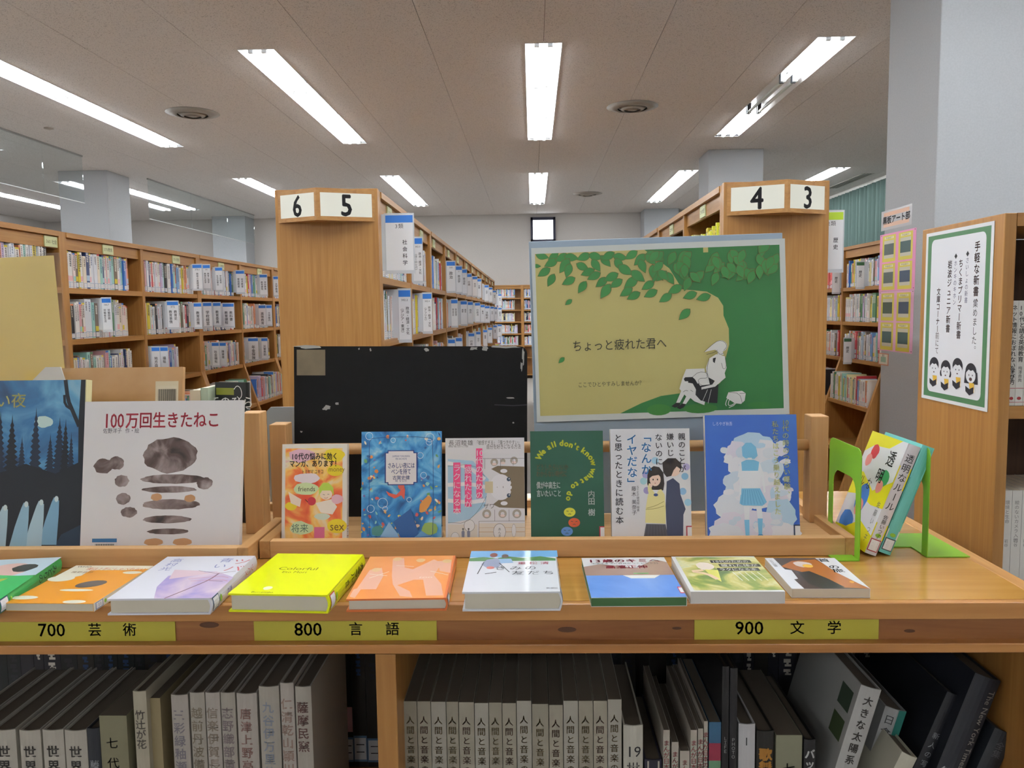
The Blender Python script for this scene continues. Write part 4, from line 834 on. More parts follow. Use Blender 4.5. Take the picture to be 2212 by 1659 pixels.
pl = [M(c, .45) for c in ('#8fb6cc', '#a9c6d4', '#7aa6c2')]
for u, t_, s_ in ((.80, .70, 1), (.70, .72, .9), (.60, .73, .9), (.46, .75, .8)):
    A.poly([(u - .005, t_), (u + .03, t_ + .02), (u + .03, t_ + .1), (u + .02, t_ + .28), (u - .10, t_ + .28), (u - .06, t_ + .14), (u - .035, t_ + .07), (u - .02, t_ + .03)], pl[int(u * 10) % 3]); A.ell(u + .012, t_ + .01, .014, .018, M('#c8d8da', .4), 10)
A.text('い夜', .385, .12, .024, M('#d8d48a', .4), bold=.01); A.text('い夜', .6, .12, .024, M('#d8d48a', .4), bold=.01) if 0 else None
A.build('cover_print', r)
# white picture book; its drawing is a plain generic stand-in
r, A, SA, w, H = upright('picture_book', 'large white square picture book with red title and grey-brown striped blotches', 184, 525, 866, YRL + .035, .012, M('#dbd8da', .4), hard=True, lean=10)
fur = noisy('brown_grey_wash', ['#2c211f', '#5a4742', '#8a7a78', '#b4a8a6'], nscale=30, detail=4, rough=.5, dist=.6, pos=[.3, .45, .58, .75]); tan = M('#b98a5e', .5)
A.ell(.55, .37, .17, .12, fur, 30, wob=.1, seed=1)
for k, (u, v, a_, b_) in enumerate(((.57, .53, .20, .032), (.55, .60, .17, .022), (.56, .70, .18, .034), (.54, .80, .15, .026), (.55, .88, .13, .02))): A.ell(u, v, a_, b_, fur, 34, wob=.1, seed=k + 3)
for k, (u, v, a_, b_) in enumerate(((.13, .44, .06, .05), (.21, .42, .05, .045), (.25, .54, .045, .04), (.26, .66, .045, .04), (.30, .75, .05, .035), (.77, .56, .05, .04))): A.ell(u, v, a_, b_, fur, 22, wob=.16, seed=k + 20)
for u, v, a_, b_ in ((.47, .65, .035, .025), (.68, .66, .035, .025), (.46, .95, .06, .025), (.64, .95, .06, .025)): A.ell(u, v, a_, b_, tan, 18, wob=.12, seed=3)
rd = M('#c23a4c', .4); A.text('100', .12, .13, .031, rd, sx=.8, bold=.01, align='L', fit=.13); A.text('万回生きたねこ', .86, .13, .026, rd, bold=.015, align='R', fit=.6); A.text('佐野洋子  作・絵', .12, .2, .0085, M('#55555c'), fit=.23)
A.rect(.075, .925, .23, .95, M('#2f6a9a', .4)); A.rect(.085, .955, .225, .995, M('#dcdcdc', .4))
for i in range(24): A.rect(.095 + .005 * i, .96, .095 + .005 * i + (.0032 if i * 7 % 3 else .0018), .99, ink)
A.build('cover_print', r); A2 = Art(.012, H, lambda x, z, L: (-w / 2 - 1.3e-5 * L, .006 - x, z)); A2.rect(.1, .9, .9, .99, M('#c9a0a0')); A2.build('spine_label', r)
# tan landscape book behind, back cover outwards
r, A, SA, w, H = upright('picture_book', 'tan landscape picture book with two barcodes, behind the picture books', 100, 390, 794, 1.315, .014, M('#b58d5e', .4), hard=True, lean=9, dxb=.004)
A.rect(0, 0, 1, 1, noisy('tan_cover', ['#a27744', '#b98f5c', '#c6a070'], nscale=8, rough=.4)); A.rect(.8, .09, .97, .62, M('#d6c9a8', .4))
for v in (.12, .38):
    A.rect(.81, v, .96, v + .2, M('#d8cdb0', .4))
    for i in range(26): A.rect(.82 + .0052 * i, v + .02, .82 + .0052 * i + (.0034 if i * 5 % 3 else .0018), v + .15, ink)
A.ell(.52, .5, .08, .14, M('#4f3026', .5), 12, wob=.5, seed=2); A.ell(.6, .55, .06, .08, M('#4f3026', .5), 12, wob=.5, seed=5); A.build('cover_print', r)
# black chalkboard-look book with cream books beside it
r, A, SA, w, H = upright('hardcover_book', 'black book with white chalk lettering standing behind the white picture book', 452, 527, 826, 1.345, .012, M('#1c1f1e', .4), hard=True, lean=3, yaw=-.25, dxb=.004)
A.rect(.03, .04, .6, .09, M('#8a8f2f', .4)); A.text('てのひら', .5, .14, .022, wh, align='C'); A.text('かいじゅう', .5, .21, .017, wh, align='C'); A.line([(.6, .05), (.7, .02), (.82, .04), (.86, .09), (.78, .12), (.7, .1)], .0012, wh, 2); A.line([(.1, .5), (.5, .6), (.9, .5)], .001, wh, 2); A.build('cover_print', r)
for k, (xa, xb, yt_, c, l_) in enumerate(((410, 432, 843, '#d9ccb0', 'cream'), (433, 449, 838, '#b3c4ac', 'pale green'))):
    r, A, SA, w, H = upright('hardcover_book', l_ + ' book standing edge-on beside the black chalk-lettered book', xa, xb, yt_, 1.34, .12, M(c, .4), lean=0, spine=1)
# ============================================================ flat books along the counter edge
def flat(name, lab, NL, NR, FLp, T, cover, hard=True, pg=paper):
    z = HC + T; a, b_, c = atZ(*NL, z), atZ(*NR, z), atZ(*FLp, z)
    yw_ = math.atan2(-(c.x - a.x), c.y - a.y); ux = Vector((math.cos(yw_), math.sin(yw_), 0)); uy = Vector((-math.sin(yw_), math.cos(yw_), 0)); a.y = (a.y + b_.y) / 2 - (b_.x - a.x) * math.sin(yw_) / 2
    r = thing(name, lab, 'book'); w, H = frame(r, a, a + ux * (b_.x - a.x), a + uy * (c.y - a.y) / math.cos(yw_), T); r.location.z += .0004
    A, SA = book_body(r, w, H, T, cover, pg, hard, 1); return r, A, SA, w, H
r, A, SA, w, H = flat('novel', 'bright green book lying at the far left end of the counter', (-185, 1303), (-12, 1303), (-25, 1211), .02, M('#3fa85a', .3))
A.rect(0, 0, 1, .45, M('#bcd0da', .3)); A.ell(.5, .3, .3, .18, M('#d9b3a8', .3), 16); A.ell(.7, .25, .15, .1, M('#3a3a30', .3), 12, wob=.3); A.poly([(0, .45), (.4, .4), (1, .48), (1, 1), (0, 1)], M('#3fa85a', .3)); A.poly([(.2, .55), (.7, .5), (.6, .7)], M('#b5b04a', .3)); A.build('cover_print', r); SA.text('みどりの', .5, .1, .014, ink, vert=True); lib_sticker(SA); SA.build('spine_print', r)
r, A, SA, w, H = flat('paperback', 'thin orange book with white spots and a small grey mole on its cover', (10, 1304), (203, 1304), (165, 1222), .0105, M('#dfa23a', .3), hard=False)
cr_ = M('#e6e2cc', .3); A.rect(0, 0, 1, 1, M('#dd9224', .3)); A.poly([(0, 0), (1, 0), (1, .09), (.75, .13), (.3, .14), (.3, .3), (.12, .42), (0, .4)], cr_); A.ell(.12, .38, .16, .08, cr_, 16); A.ell(.87, .2, .12, .04, cr_, 16); A.ell(.55, .68, .2, .03, cr_, 18); A.ell(.1, .87, .16, .045, cr_, 16); A.ell(.75, .96, .13, .04, cr_, 16)
A.ell(.6, .52, .17, .09, M('#5c544e', .35), 16, rot=.45); A.text('僕は上手にしゃべれない', .97, .1, .0125, M('#c8541e'), align='R', fit=.75); A.text('WHO', .05, .04, .008, ink); A.text('椎野直弥', .1, .2, .008, M('#8a6a4a')); A.build('cover_print', r); SA.rect(0, 0, 1, 1, M('#e0dccc', .3)); lib_sticker(SA, '#3a5a9a'); SA.build('spine_print', r)
r, A, SA, w, H = flat('novel', 'white hardcover with purple watercolour wash and a bare twig', (233, 1293), (455, 1294), (362, 1203), .021, M('#dcdde6', .3))
vw = noisy('violet_wash', ['#8f86c8', '#b9a6cc', '#d8c6d4', '#dfe0ea'], nscale=14, detail=3, rough=.3, dist=.8); A.poly([(.3, .5), (.5, .42), (.75, .4), (1, .55), (1, 1), (.45, 1), (.33, .75)], vw); A.poly([(.28, .35), (.55, .38), (.7, .45), (.35, .58)], M('#d9bfc8', .3)); tw = M('#7a5566', .4); A.line([(.55, 1), (.7, .75), (.78, .6), (.8, .45)], .0022, tw, 1); A.line([(.78, .62), (.93, .64)], .0016, tw); A.line([(.8, .45), (.95, .4)], .0012, tw); A.line([(.8, .46), (.55, .38)], .0012, tw)
bl_ = M('#7d84b8', .4); re_ = M('#c86a70', .4); A.text('辻村深月', .22, .05, .016, bl_, vert=True, gap=1.15) if 0 else A.text('高村光', .17, .06, .017, bl_, vert=True, gap=1.1); A.text('青い', .72, .06, .02, bl_, vert=True, gap=1.3); A.text('ツバ', .9, .08, .026, re_, vert=True, gap=1.2); A.line([(.55, .58), (.85, .52), (.95, .56)], .0008, re_, 1); A.line([(.6, .63), (.9, .6), (.98, .64)], .0008, re_, 1)
A.build('cover_print', r); SA.text('ツバメ', .5, .1, .012, re_, vert=True); SA.text('高村', .5, .6, .009, bl_, vert=True); lib_sticker(SA); SA.build('spine_print', r)
r, A, SA, w, H = flat('novel', 'bright lemon-yellow hardcover titled Colorful lying on the counter edge', (492, 1283), (712, 1286), (600, 1196), .0235, M('#dfe600', .3))
A.rect(0, 0, .97, 1, M('#e6ee00', .3)); dg = M('#5c6400', .4); A.text('Colorful', .42, .4, .016, dg, align='C', fit=.42); A.text('Eto Mori', .42, .49, .010, dg, align='C', fit=.26); A.ell(.33, .87, .045, .04, M('#e9ecc0', .4), 14); A.text('Bunendo', .32, .96, .007, dg, align='C', fit=.22); A.build('cover_print', r)
SA.rect(0, 0, 1, 1, M('#d8de3a', .3)); SA.text('カラフル', .5, .08, .015, ink, vert=True); SA.text('森絵', .5, .5, .009, ink, vert=True); lib_sticker(SA, '#b02a3a'); SA.build('spine_print', r)
r, A, SA, w, H = flat('novel', 'orange hardcover with pale pink figures of schoolchildren lying on the counter', (750, 1291), (966, 1296), (800, 1203), .0165, M('#d9733a', .3))
A.rect(0, 0, .96, 1, noisy('orange_print', ['#e2843e', '#e8954e', '#e9a765'], nscale=6, rough=.3)); pp_ = M('#e8b195', .3)
for q in ([(.28, .1), (.4, .05), (.45, .3), (.55, .35), (.75, .1), (.85, .2), (.8, .5), (.9, .7), (.95, .95), (.78, .95), (.7, .6), (.6, .6), (.45, .72), (.6, .85), (.65, .98), (.52, .95), (.4, .7), (.35, .5)], [(.08, .35), (.2, .3), (.26, .5), (.25, .8), (.05, .8)], [(.8, .15), (.95, .12), (.97, .45), (.85, .4)], [(.02, .8), (.1, .75), (.08, .98), (.02, .95)]): A.poly(q, pp_)
for q in ([(.1, .45), (.3, .5)], [(.12, .55), (.3, .4)], [(.75, .4), (.95, .5)], [(.35, .25), (.55, .28)]): A.line(q, .0014, M('#f0e2d2', .3))
for u, v in ((.33, .08), (.6, .12), (.15, .35), (.9, .15)): A.ell(u, v, .05, .05, M('#e6c08a', .3), 12, wob=.3)
A.text('FOO', .65, .55, .007, M('#f2e8dc'), fit=.14); A.build('cover_print', r); SA.rect(0, 0, 1, 1, M('#e4dccc', .3)); lib_sticker(SA); SA.build('spine_print', r)
r, A, SA, w, H = flat('novel', 'thick white hardcover with blue sky strip and a child on crutches', (998, 1281), (1215, 1277), (1018, 1191), .0245, M('#dfe2e8', .18))
A.rect(0, 0, 1, .18, M('#7db4e2', .2)); A.poly([(0, .2), (.15, .17), (.3, .2), (.45, .16), (.6, .2), (.8, .16), (.97, .22), (.97, .28), (0, .28)], M('#5f8a5a', .2)); gm2 = M('#8d96ae', .3); A.ell(.27, .12, .045, .06, M('#7a4640', .3), 14); A.poly([(.2, .24), (.32, .2), (.38, .32), (.33, .45), (.2, .44), (.14, .36)], gm2); A.ell(.4, .15, .04, .05, M('#5a4a44', .3), 14); A.poly([(.33, .22), (.47, .22), (.5, .33), (.36, .34)], M('#8fb0d0', .3)); A.ell(.25, .45, .045, .035, M('#d07a70', .3), 10)
A.line([(.17, .3), (.12, .6)], .0012, ink); A.line([(.34, .33), (.46, .56)], .0012, ink); A.line([(.2, .6), (.32, .56)], .002, ink); A.text('重松清', .92, .34, .0125, M('#a0304a'), align='R', gap=1.25); A.text('きみの', .78, .46, .0175, M('#2a2a32'), align='R', gap=1.15); A.text('友だち', .97, .58, .0175, M('#2a2a32'), align='R', gap=1.15)
A.line([(.02, .62), (.98, .62)], .0007, M('#c0c4cc')); A.text('新潮社', .96, .93, .005, M('#44444c'), align='R'); A.build('cover_print', r); SA.text('きみの友だち', .5, .1, .012, M('#33333a'), vert=True); lib_sticker(SA); SA.build('spine_print', r)
r, A, SA, w, H = flat('paperback', 'thin white, brown and blue book with red title lying on the counter', (1277, 1292), (1484, 1290), (1256, 1206), .0118, M('#dcdcdc', .25), hard=False, pg=M('#3f6a3c', .5))
A.rect(0, 0, 1, 1, M('#dcdcde', .25)); A.poly([(0, .25), (.2, .18), (.45, .24), (.6, .3), (.8, .12), (.9, .08), (1, .14), (1, .5), (0, .5)], noisy('brown_print', ['#9a7f74', '#a88d80'], nscale=20, rough=.25)); A.rect(0, .48, 1, 1, noisy('blue_print', ['#5f88d0', '#6d97dc', '#82a8e4'], nscale=10, rough=.25, dist=.5))
A.poly([(.42, .48), (.84, .48), (.76, .56), (.5, .56)], M('#e4e4e0', .25)); rd2 = M('#c81e44', .3); A.text('13歳のキミへ', .5, .09, .0165, rd2, align='C', fit=.86, bold=.03); A.text('中学生生活に自信がつくヒント35', .5, .165, .007, ink, align='C', fit=.8); A.text('高濱正伸', .5, .26, .0155, rd2, align='C', fit=.5, bold=.02); A.rect(.55, .42, .72, .45, M('#6a9a5a', .3)); A.rect(.955, .77, 1, .92, rd2); A.rect(.962, .79, 1, .90, white); A.build('cover_print', r)
r, A, SA, w, H = flat('paperback', 'white-edged book with a sunlit girl in a forest, lying near the right end', (1493, 1281), (1694, 1276), (1450, 1203), .0155, M('#dddcdc', .3), hard=False, pg=M('#d5d0ca', .6))
fo = noisy('forest_print', ['#5f7a4a', '#8a9a4a', '#c9c070', '#dcd8a8', '#8fb0a8'], nscale=18, detail=5, rough=.3, dist=1, pos=[.3, .42, .52, .6, .7]); A.rect(.045, .02, 1, .965, fo); A.ell(.33, .3, .1, .12, M('#e8d8c8', .35), 14, wob=.2); A.poly([(.3, .4), (.45, .42), (.4, .75), (.33, .6)], M('#dcd66a', .35)); A.line([(.28, .42), (.12, .45), (.3, .52), (.38, .68)], .007, M('#e4c4a6', .35), 1)
for i, (u, v, s_) in enumerate(((.43, .12, '10代のための'), (.5, .24, '疲れた体が'), (.45, .36, 'ラクになる本'))): A.rect(u, v, min(.99, u + .48), v + .085, M('#3c3a30', .35)); A.text(s_, u + .02, v + .043, .012, wh, fit=.43)
for i in range(5): A.line([(.6 + .07 * i, .48), (.64 + .07 * i, .72)], .0012, wh)
A.build('cover_print', r)
r, A, SA, w, H = flat('paperback', 'dark brown and orange illustrated paperback with white strips, rightmost flat book', (1712, 1274), (1878, 1271), (1652, 1206), .0118, M('#d8d6d6', .3), hard=False)
A.rect(0, 0, 1, 1, M('#4a3f3c', .35)); A.poly([(.12, .3), (.35, .1), (.7, .05), (.85, .4), (1, .8), (1, 1), (.6, .95), (.45, .6), (.3, .45)], M('#a5622c', .35)); A.ell(.45, .22, .12, .1, M('#d8c8c0', .35), 14, wob=.3); A.ell(.5, .28, .07, .06, M('#e8b84a', .35), 10, wob=.3); A.poly([(.28, .5), (.45, .45), (.6, .7), (.7, .95), (.4, 1), (.28, .85)], M('#2e3230', .35)); A.poly([(0, 0), (.12, 0), (.14, .4), (.22, .42), (.2, .7), (.14, .72), (.16, 1), (0, 1)], M('#e2e2e6', .3)); A.poly([(.72, 0), (1, 0), (1, 1), (.93, .85), (.8, .5)], M('#e2e2e6', .3))
A.text('首', .81, .02, .016, ink, vert=True, bold=.02); A.text('の旅', .85, .25, .016, ink, vert=True, bold=.02); A.text('いのちの読書', .055, .05, .0055, ink, vert=True); A.ell(.86, .8, .03, .03, M('#d8a030', .4), 8, wob=.4); A.build('cover_print', r)
# ============================================================ green bookends with two leaning books
gmt = M('#7fb82a', .38, coat=.1)
def bookend(Xp, Yn, dep, Hh, foot, lab):   # upright plate in the y-z plane at x=0, arch cut-out, foot towards +-x
    r = thing('bookend', lab, 'bookend', 'green metal bookends', loc=(Xp, Yn, HC + .0004)); t = .0012; cr = .012; L1 = .017
    o = [(0, 0), (L1, 0), (L1, Hh * .58)] + [(L1 + .022 - .022 * math.cos(a), Hh * .58 + .022 * math.sin(a)) for a in (.4, .8, 1.2, 1.57)]
    o += [(dep - L1 - .022 + .022 * math.sin(a), Hh * .58 + .022 * math.cos(a)) for a in (0, .4, .8, 1.2)] + [(dep - L1, Hh * .58), (dep - L1, 0), (dep, 0)]
    o += [(dep, Hh - cr), (dep - cr * .3, Hh - cr * .3), (dep - cr, Hh), (cr, Hh), (cr * .3, Hh - cr * .3), (0, Hh - cr)]
    b = MB(); b.prism(o, -t / 2, t / 2, gmt, ax=0); b.build('upright_plate', r)
    b = MB(); s_ = 1 if foot > 0 else -1
    b.prism([(0, .0), (foot, .0), (foot, dep)] [::1] + [(0, dep)], 0, .0014, gmt); b.build('foot_plate', r, .0)
    return r
pr = at(2015, 1200, 1.185); pt_ = at(2015, 967, 1.185)
bookend(atZ(2003, 1205, HC).x, atZ(2003, 1205, HC).y, .125, pt_.z - HC, .062, 'right-hand green metal bookend standing on the open end of the counter')
boxo('foot_lip', (-.07, 0, .052, .11, 0, .0014), gmt, bpy.data.objects['bookend'])
pl_ = atZ(1856, 1213, HC); bookend(pl_.x, pl_.y, .125, at(1856, 972, pl_.y).z - HC, -.035, 'left-hand green metal bookend against the end of the long pine rack')
def lean_book(lab, xb, yb, ang, w, H, T, cover, yaw=0):
    """closed book standing on its tail, spine facing the viewer, thickness along x, leaning to +x by ang"""
    r = thing('novel', lab, 'book'); r.matrix_world = Matrix.Translation((xb, yb, HC + .0004)) @ Matrix.Rotation(yaw, 4, 'Z') @ Matrix.Rotation(ang, 4, 'Y') @ Matrix.Translation((-T / 2, w / 2, 0)) @ Matrix.Rotation(-math.pi / 2, 4, 'Z')
    return (r,) + book_body(r, w, H, T, cover, paper, True, 1)
q0 = atZ(1893, 1203, HC); q1 = at(1990, 968, q0.y); ang = math.atan2(q1.x - q0.x, q1.z - HC); Hl = (Vector((q1.x, q1.z)) - Vector((q0.x, HC))).length
r, A, SA = lean_book('white and yellow novel with red, blue and green splashes leaning between green bookends', q0.x, q0.y, ang, .128, Hl, .0185, M('#dddbe2', .35)); w, H = .128, Hl
# with this placement the cover facing -x (towards the rack) is the front
yw = M('#e6dc1e', .35); bu = M('#3f7fd0', .35); rdd = M('#cc3038', .35); pkk = M('#e58f8a', .35); gnn = M('#2f9a5c', .35)
A.poly([(.3, 0), (.85, 0), (.6, .1), (.2, .12), (0, .2), (0, 0)], yw); A.ell(.28, .17, .1, .07, rdd, 16, wob=.2); A.ell(.2, .26, .08, .06, pkk, 14, wob=.2); A.poly([(0, .4), (.2, .38), (.6, .5), (1, .35), (1, .6), (.7, .62), (.3, .58), (0, .62)], yw); A.ell(.75, .36, .12, .08, gnn, 14, wob=.2); A.ell(.72, .44, .08, .06, pkk, 14, wob=.2); A.ell(.42, .6, .15, .14, bu, 16, wob=.15); A.ell(.42, .68, .1, .08, pkk, 14, wob=.25); A.ell(.25, .85, .18, .1, bu, 16, wob=.2); A.poly([(0, .92), (.3, .9), (.6, .78), (1, .85), (1, 1), (0, 1)], yw)
A.text('透', .74, .1, .026, ink, vert=True, bold=.01); A.text('明', .63, .28, .024, ink, vert=True, bold=.01); A.text('な', .45, .4, .02, ink, vert=True); A.text('ル', .25, .4, .02, ink, vert=True); A.text('佐藤いつ子', .88, .55, .011, M('#6a6a72'), vert=True, gap=1.2); A.build('cover_print', r)
SA.rect(0, 0, 1, .2, M('#d8d4dc', .35)); SA.rect(0, .2, 1, .4, yw); SA.rect(0, .72, 1, .86, yw); SA.text('透明なルール', .5, .08, .0135, ink, vert=True, gap=1.12); SA.text('佐藤いつ子', .5, .635, .0075, ink, vert=True, gap=1.0); lib_sticker(SA, '#b02a3a'); SA.build('spine_print', r)
dxx = .0205 / math.cos(ang)
r, A, SA = lean_book('turquoise novel leaning behind the colourful splashed one between green bookends', q0.x + dxx + .001, q0.y + .004, ang, .128, Hl * .985, .018, M('#6fc8c0', .35)); SA.rect(0, 0, 1, .3, M('#86dcd8', .35)); SA.rect(0, .3, 1, .7, noisy('teal_spine', ['#4aa498', '#6abab0'], nscale=20, rough=.35)); SA.rect(0, .78, 1, .86, M('#e8e0d8', .35)); lib_sticker(SA, '#44444c'); SA.build('spine_print', r)
# ============================================================ bookcase at the right with the poster
YS = 1.40; XS = at(2168, 560, YS).x; zt_ = dz(2172, 460, YS)
bc = thing('side_bookcase', 'oak bookcase at the right carrying a framed handwritten-style reading poster', 'bookcase', loc=(XS, YS, 0)); wS, dS = .8, atX(1990, 500, XS).y - YS
dS = .29; pw = .02
boxo('side_panel', (0, pw, 0, dS, 0, zt_), oak_z, bc, .0015); boxo('side_panel', (wS - pw, wS, 0, dS, 0, zt_), oak_z, bc, .0015); boxo('top_board', (pw + .0004, wS - pw - .0004, .0, dS - .009, zt_ - .022, zt_), oak_x, bc); boxo('back_panel', (pw, wS - pw, dS - .008, dS, .05, zt_ - .023), dark_w, bc)
s1 = dz(2190, 878, YS); s2 = dz(2190, 1272, YS)
for z in (s1, s2, s2 - .32, .1): boxo('shelf', (pw + .0004, wS - pw - .0004, .004, dS - .009, z - .022, z), oak_x, bc)
def spine_up(name, lab, x, y, z, t, h, d, cover, fn=None, lean=0, cat='book', group=None, hard=False, bulge=None):
    r = thing(name, lab, cat, group); r.matrix_world = Matrix.Translation((x, y, z)) @ Matrix.Rotation(lean, 4, 'Y') @ Matrix.Translation((t / 2, d / 2, 0)) @ Matrix.Rotation(-math.pi / 2, 4, 'Z')
    A, SA = book_body(r, d, h, t, cover, paper_shaded if name != 'pocket_book' else paper, hard, 1, bulge)
    if fn: fn(SA, A); SA.build('spine_print', r)
    if A.b.f: A.build('cover_print', r)
    return r
cwht = M('#d6d6d2', .4)
x = XS + pw + .001
for row_, z, top, tt, dth in ((0, s1, 650, ('ネット情報におぼれない学び方', '10代と語る英語教育', 'はじめての科学', '考える練習', '歴史を旅する', '社会の入り口'), .11), (1, s2, 1060, ('環境と生命', '絵のないカメラ入門', 'ことばの力', '数学の世界', '音楽の話', '心のしくみ'), .135)):
    xx = x; k = 0
    while xx < XS + wS - pw - .03:
        t_ = .0125 + (k % 3) * .001 if row_ == 0 else .0155 + (k % 2) * .0015; h_ = dz(2190, top, YS + .008) - z
        def fn(SA, A, s=tt[k % 6], rw=row_, kk=k):
            if rw == 0: SA.text(s, .5, .04, .0098, ink, vert=True, bold=.015, gap=1.0); SA.rect(0, .83, 1, .835, M('#b03040')); SA.ell(.5, .93, .28, .016, M('#9a2a30'), 12); SA.rect(0, .965, 1, .97, M('#b03040')); SA.text('梅澤貴典', .5, .62, .007, ink, vert=True)
            else: SA.text(s, .5, .1, .008, M('#6a6a6a'), vert=True, gap=1.05); SA.text('岩谷', .5, .5, .007, M('#6a6a6a'), vert=True); SA.rect(0, .93, 1, .935, M('#b03040'))
        spine_up('pocket_book', 'white pocket paperback, %s from left on the %s shelf of the side bookcase' % (ORD(k + 1), ['upper', 'lower'][row_]), xx, YS + .008, z + .0004, t_ - .0006, h_, dth, cwht, fn, group='pocket paperbacks in the side bookcase'); xx += t_; k += 1
        if k >= 40: break
# reading poster on the bookcase side
def wall_sheet(name, lab, cat, TLp, TRp, BLp, X, t, m, par='sheet', off=.0004, group=None):
    a, b_, c = atX(*TLp, X), atX(*TRp, X), atX(*BLp, X); y0, y1 = a.y, b_.y; zt2 = (a.z + b_.z) / 2; h = zt2 - c.z
    r = thing(name, lab, cat, group); TL = Vector((X - t - off, y0, zt2)); TR = Vector((X - t - off, y1, zt2)); BL = Vector((X - t - off, y0, zt2 - h)); w, h = frame(r, BL, BL + (TR - TL), TL, t)
    boxo('sheet', (-w / 2, w / 2, -t / 2, t / 2, 0, h), m, r); return r, front_art(w, h, t), w, h
r, A, w, h = wall_sheet('reading_poster', 'white poster with green border and four cartoon children reading, taped to oak', 'poster', (2003, 507), (2150, 475), (1998, 860), XS, .0008, M('#dadce0', .5))
def rrect(A, u0, v0, u1, v1, r, m, asp): 
    q = []
    for cx2, cy2, a0 in ((u1 - r, v0 + r * asp, -math.pi / 2), (u1 - r, v1 - r * asp, 0), (u0 + r, v1 - r * asp, math.pi / 2), (u0 + r, v0 + r * asp, math.pi)):
        for k in range(5): a_ = a0 + k * math.pi / 8; q.append((cx2 + r * math.cos(a_), cy2 + r * asp * math.sin(a_)))
    A.poly(q, m)
A.rect(.035, .02, .965, .98, M('#4a7a52', .5)); rrect(A, .095, .045, .905, .95, .05, M('#dcdee4', .5), w / h)
bn = M('#5a3c38', .5)
A.text('手軽な新書、', .79, .09, .019, bn, vert=True, bold=.02, gap=1.05); A.text('集めました。', .79, .40, .0165, ink, vert=True, gap=1.0); A.text('◆', .655, .135, .011, ink, vert=True); A.text('さいしょの新書', .655, .17, .0115, M('#4a4a6a'), vert=True, gap=1.05); A.text('ちくまプリマー新書', .565, .175, .0165, bn, vert=True, bold=.015, gap=1.0); A.text('◆', .485, .14, .011, ink, vert=True); A.text('ホンキのキホン', .485, .18, .0115, M('#4a4a6a'), vert=True, gap=1.05); A.text('岩波ジュニア新書', .40, .175, .0165, bn, vert=True, bold=.015, gap=1.05); A.text('文庫コーナー', .235, .33, .0148, bn, vert=True, bold=.015, gap=.98); A.text('前にて', .235, .59, .0148, M('#4a3a38'), vert=True, gap=.98)
hk = M('#22242e', .5); yj = M('#d0a83a', .5)
for i, (u, v) in enumerate(((.2, .80), (.39, .81), (.57, .79), (.765, .81))):
    A.ell(u, v - .014, .076, .045, hk, 20)
    if i == 1: A.ell(u - .07, v + .02, .02, .02, hk, 8); A.ell(u + .07, v + .02, .02, .02, hk, 8)
    if i == 3: A.poly([(u - .08, v - .01), (u + .09, v - .01), (u + .1, v + .055), (u - .09, v + .055)], hk)
    A.ell(u, v + .01, .068, .042, M('#dde0e6', .5), 20); A.poly([(u - .062, v - .006), (u - .05, v - .034), (u + .05, v - .034), (u + .065, v - .004), (u + .03, v - .022), (u, v - .016), (u - .03, v - .022)], hk)
    for s_ in (-.025, .025): A.ell(u + s_, v + .008, .006, .005, hk, 8)
    A.ell(u, v + .03, .012 + (.01 if i == 3 else 0), .004 + (.006 if i == 3 else 0), M('#55383a'), 10); A.poly([(u - .02, v + .05), (u + .05, v + .05), (u + .055, v + .10), (u, v + .11)], yj); A.poly([(u - .07, v + .07), (u - .01, v + .085), (u + .045, v + .07), (u + .045, v + .105), (u - .01, v + .12), (u - .065, v + .10)], hk); A.ell(u + .06, v + .09, .012, .012, white, 8)
A.build('print', r)
# posters on the pillar
XP = 2.41; pkm = [M('#e596c0', .5), M('#e2adcb', .5)]
for k, (a_, b_, c_, lab) in enumerate((((1902, 507), (1980, 493), (1899, 630), 'bright pink sheet with four yellow-framed photos, upper one on the pillar'), ((1899, 632), (1975, 625), (1896, 756), 'paler pink sheet with four yellow-framed photos, lower one on the pillar'))):
    r, A, w, h = wall_sheet('photo_sheet', lab, 'poster', a_, b_, c_, XP, .0008, pkm[k], group='pink photo sheets on the pillar'); rr = random.Random(k)
    for i in range(2):
        for j in range(2):
            u0 = .08 + .46 * i; v0 = .03 + .49 * j; A.rect(u0, v0, u0 + .38, v0 + .46, M('#d6c94e', .5)); A.rect(u0 + .05, v0 + .09, u0 + .33, v0 + .40, M('#c9c6b4', .5)); A.rect(u0 + .05, v0 + .15, u0 + .33, v0 + .34, M(rr.choice(['#3f5a5a', '#4a5a4c', '#3d4f66', '#54605a']), .5)); A.rect(u0 + .06, v0 + .025, u0 + .32, v0 + .065, M('#e4dfb0', .5)); A.text('作品紹介', u0 + .19, v0 + .045, .014, M('#5a5030'), align='C', fit=.2)
    for u, v in ((.04, .02), (.97, .02), (.03, .97), (.97, .97)): A.ell(u, v, .012, .007, ink, 8)
    A.build('print', r)
r, A, w, h = wall_sheet('laminated_sign', 'small clear laminated sign with black lettering above the pink sheets', 'sign', (1905, 456), (1971, 442), (1904, 500), XP, .0012, M('#cfd0d4', .12, coat=1)); A.rect(.08, .1, .92, .3, M('#d8a88a', .3)); A.rect(.08, .65, .92, .85, M('#dcb49a', .3)); A.text('黒板アート部', .5, .5, .055, ink, align='C', fit=.9, bold=.03); A.build('print', r)
r, A, w, h = wall_sheet('small_card', 'tiny bordered card below the pink sheets on the pillar', 'card', (1898, 764), (1920, 762), (1897, 787), XP, .0012, M('#c98a70', .5)); A.rect(.08, .08, .92, .92, M('#dcd8c8', .5)); A.rect(.25, .3, .75, .75, M('#8fb09a', .5)); A.text('展示', .5, .19, .02, ink, align='C'); A.build('print', r)
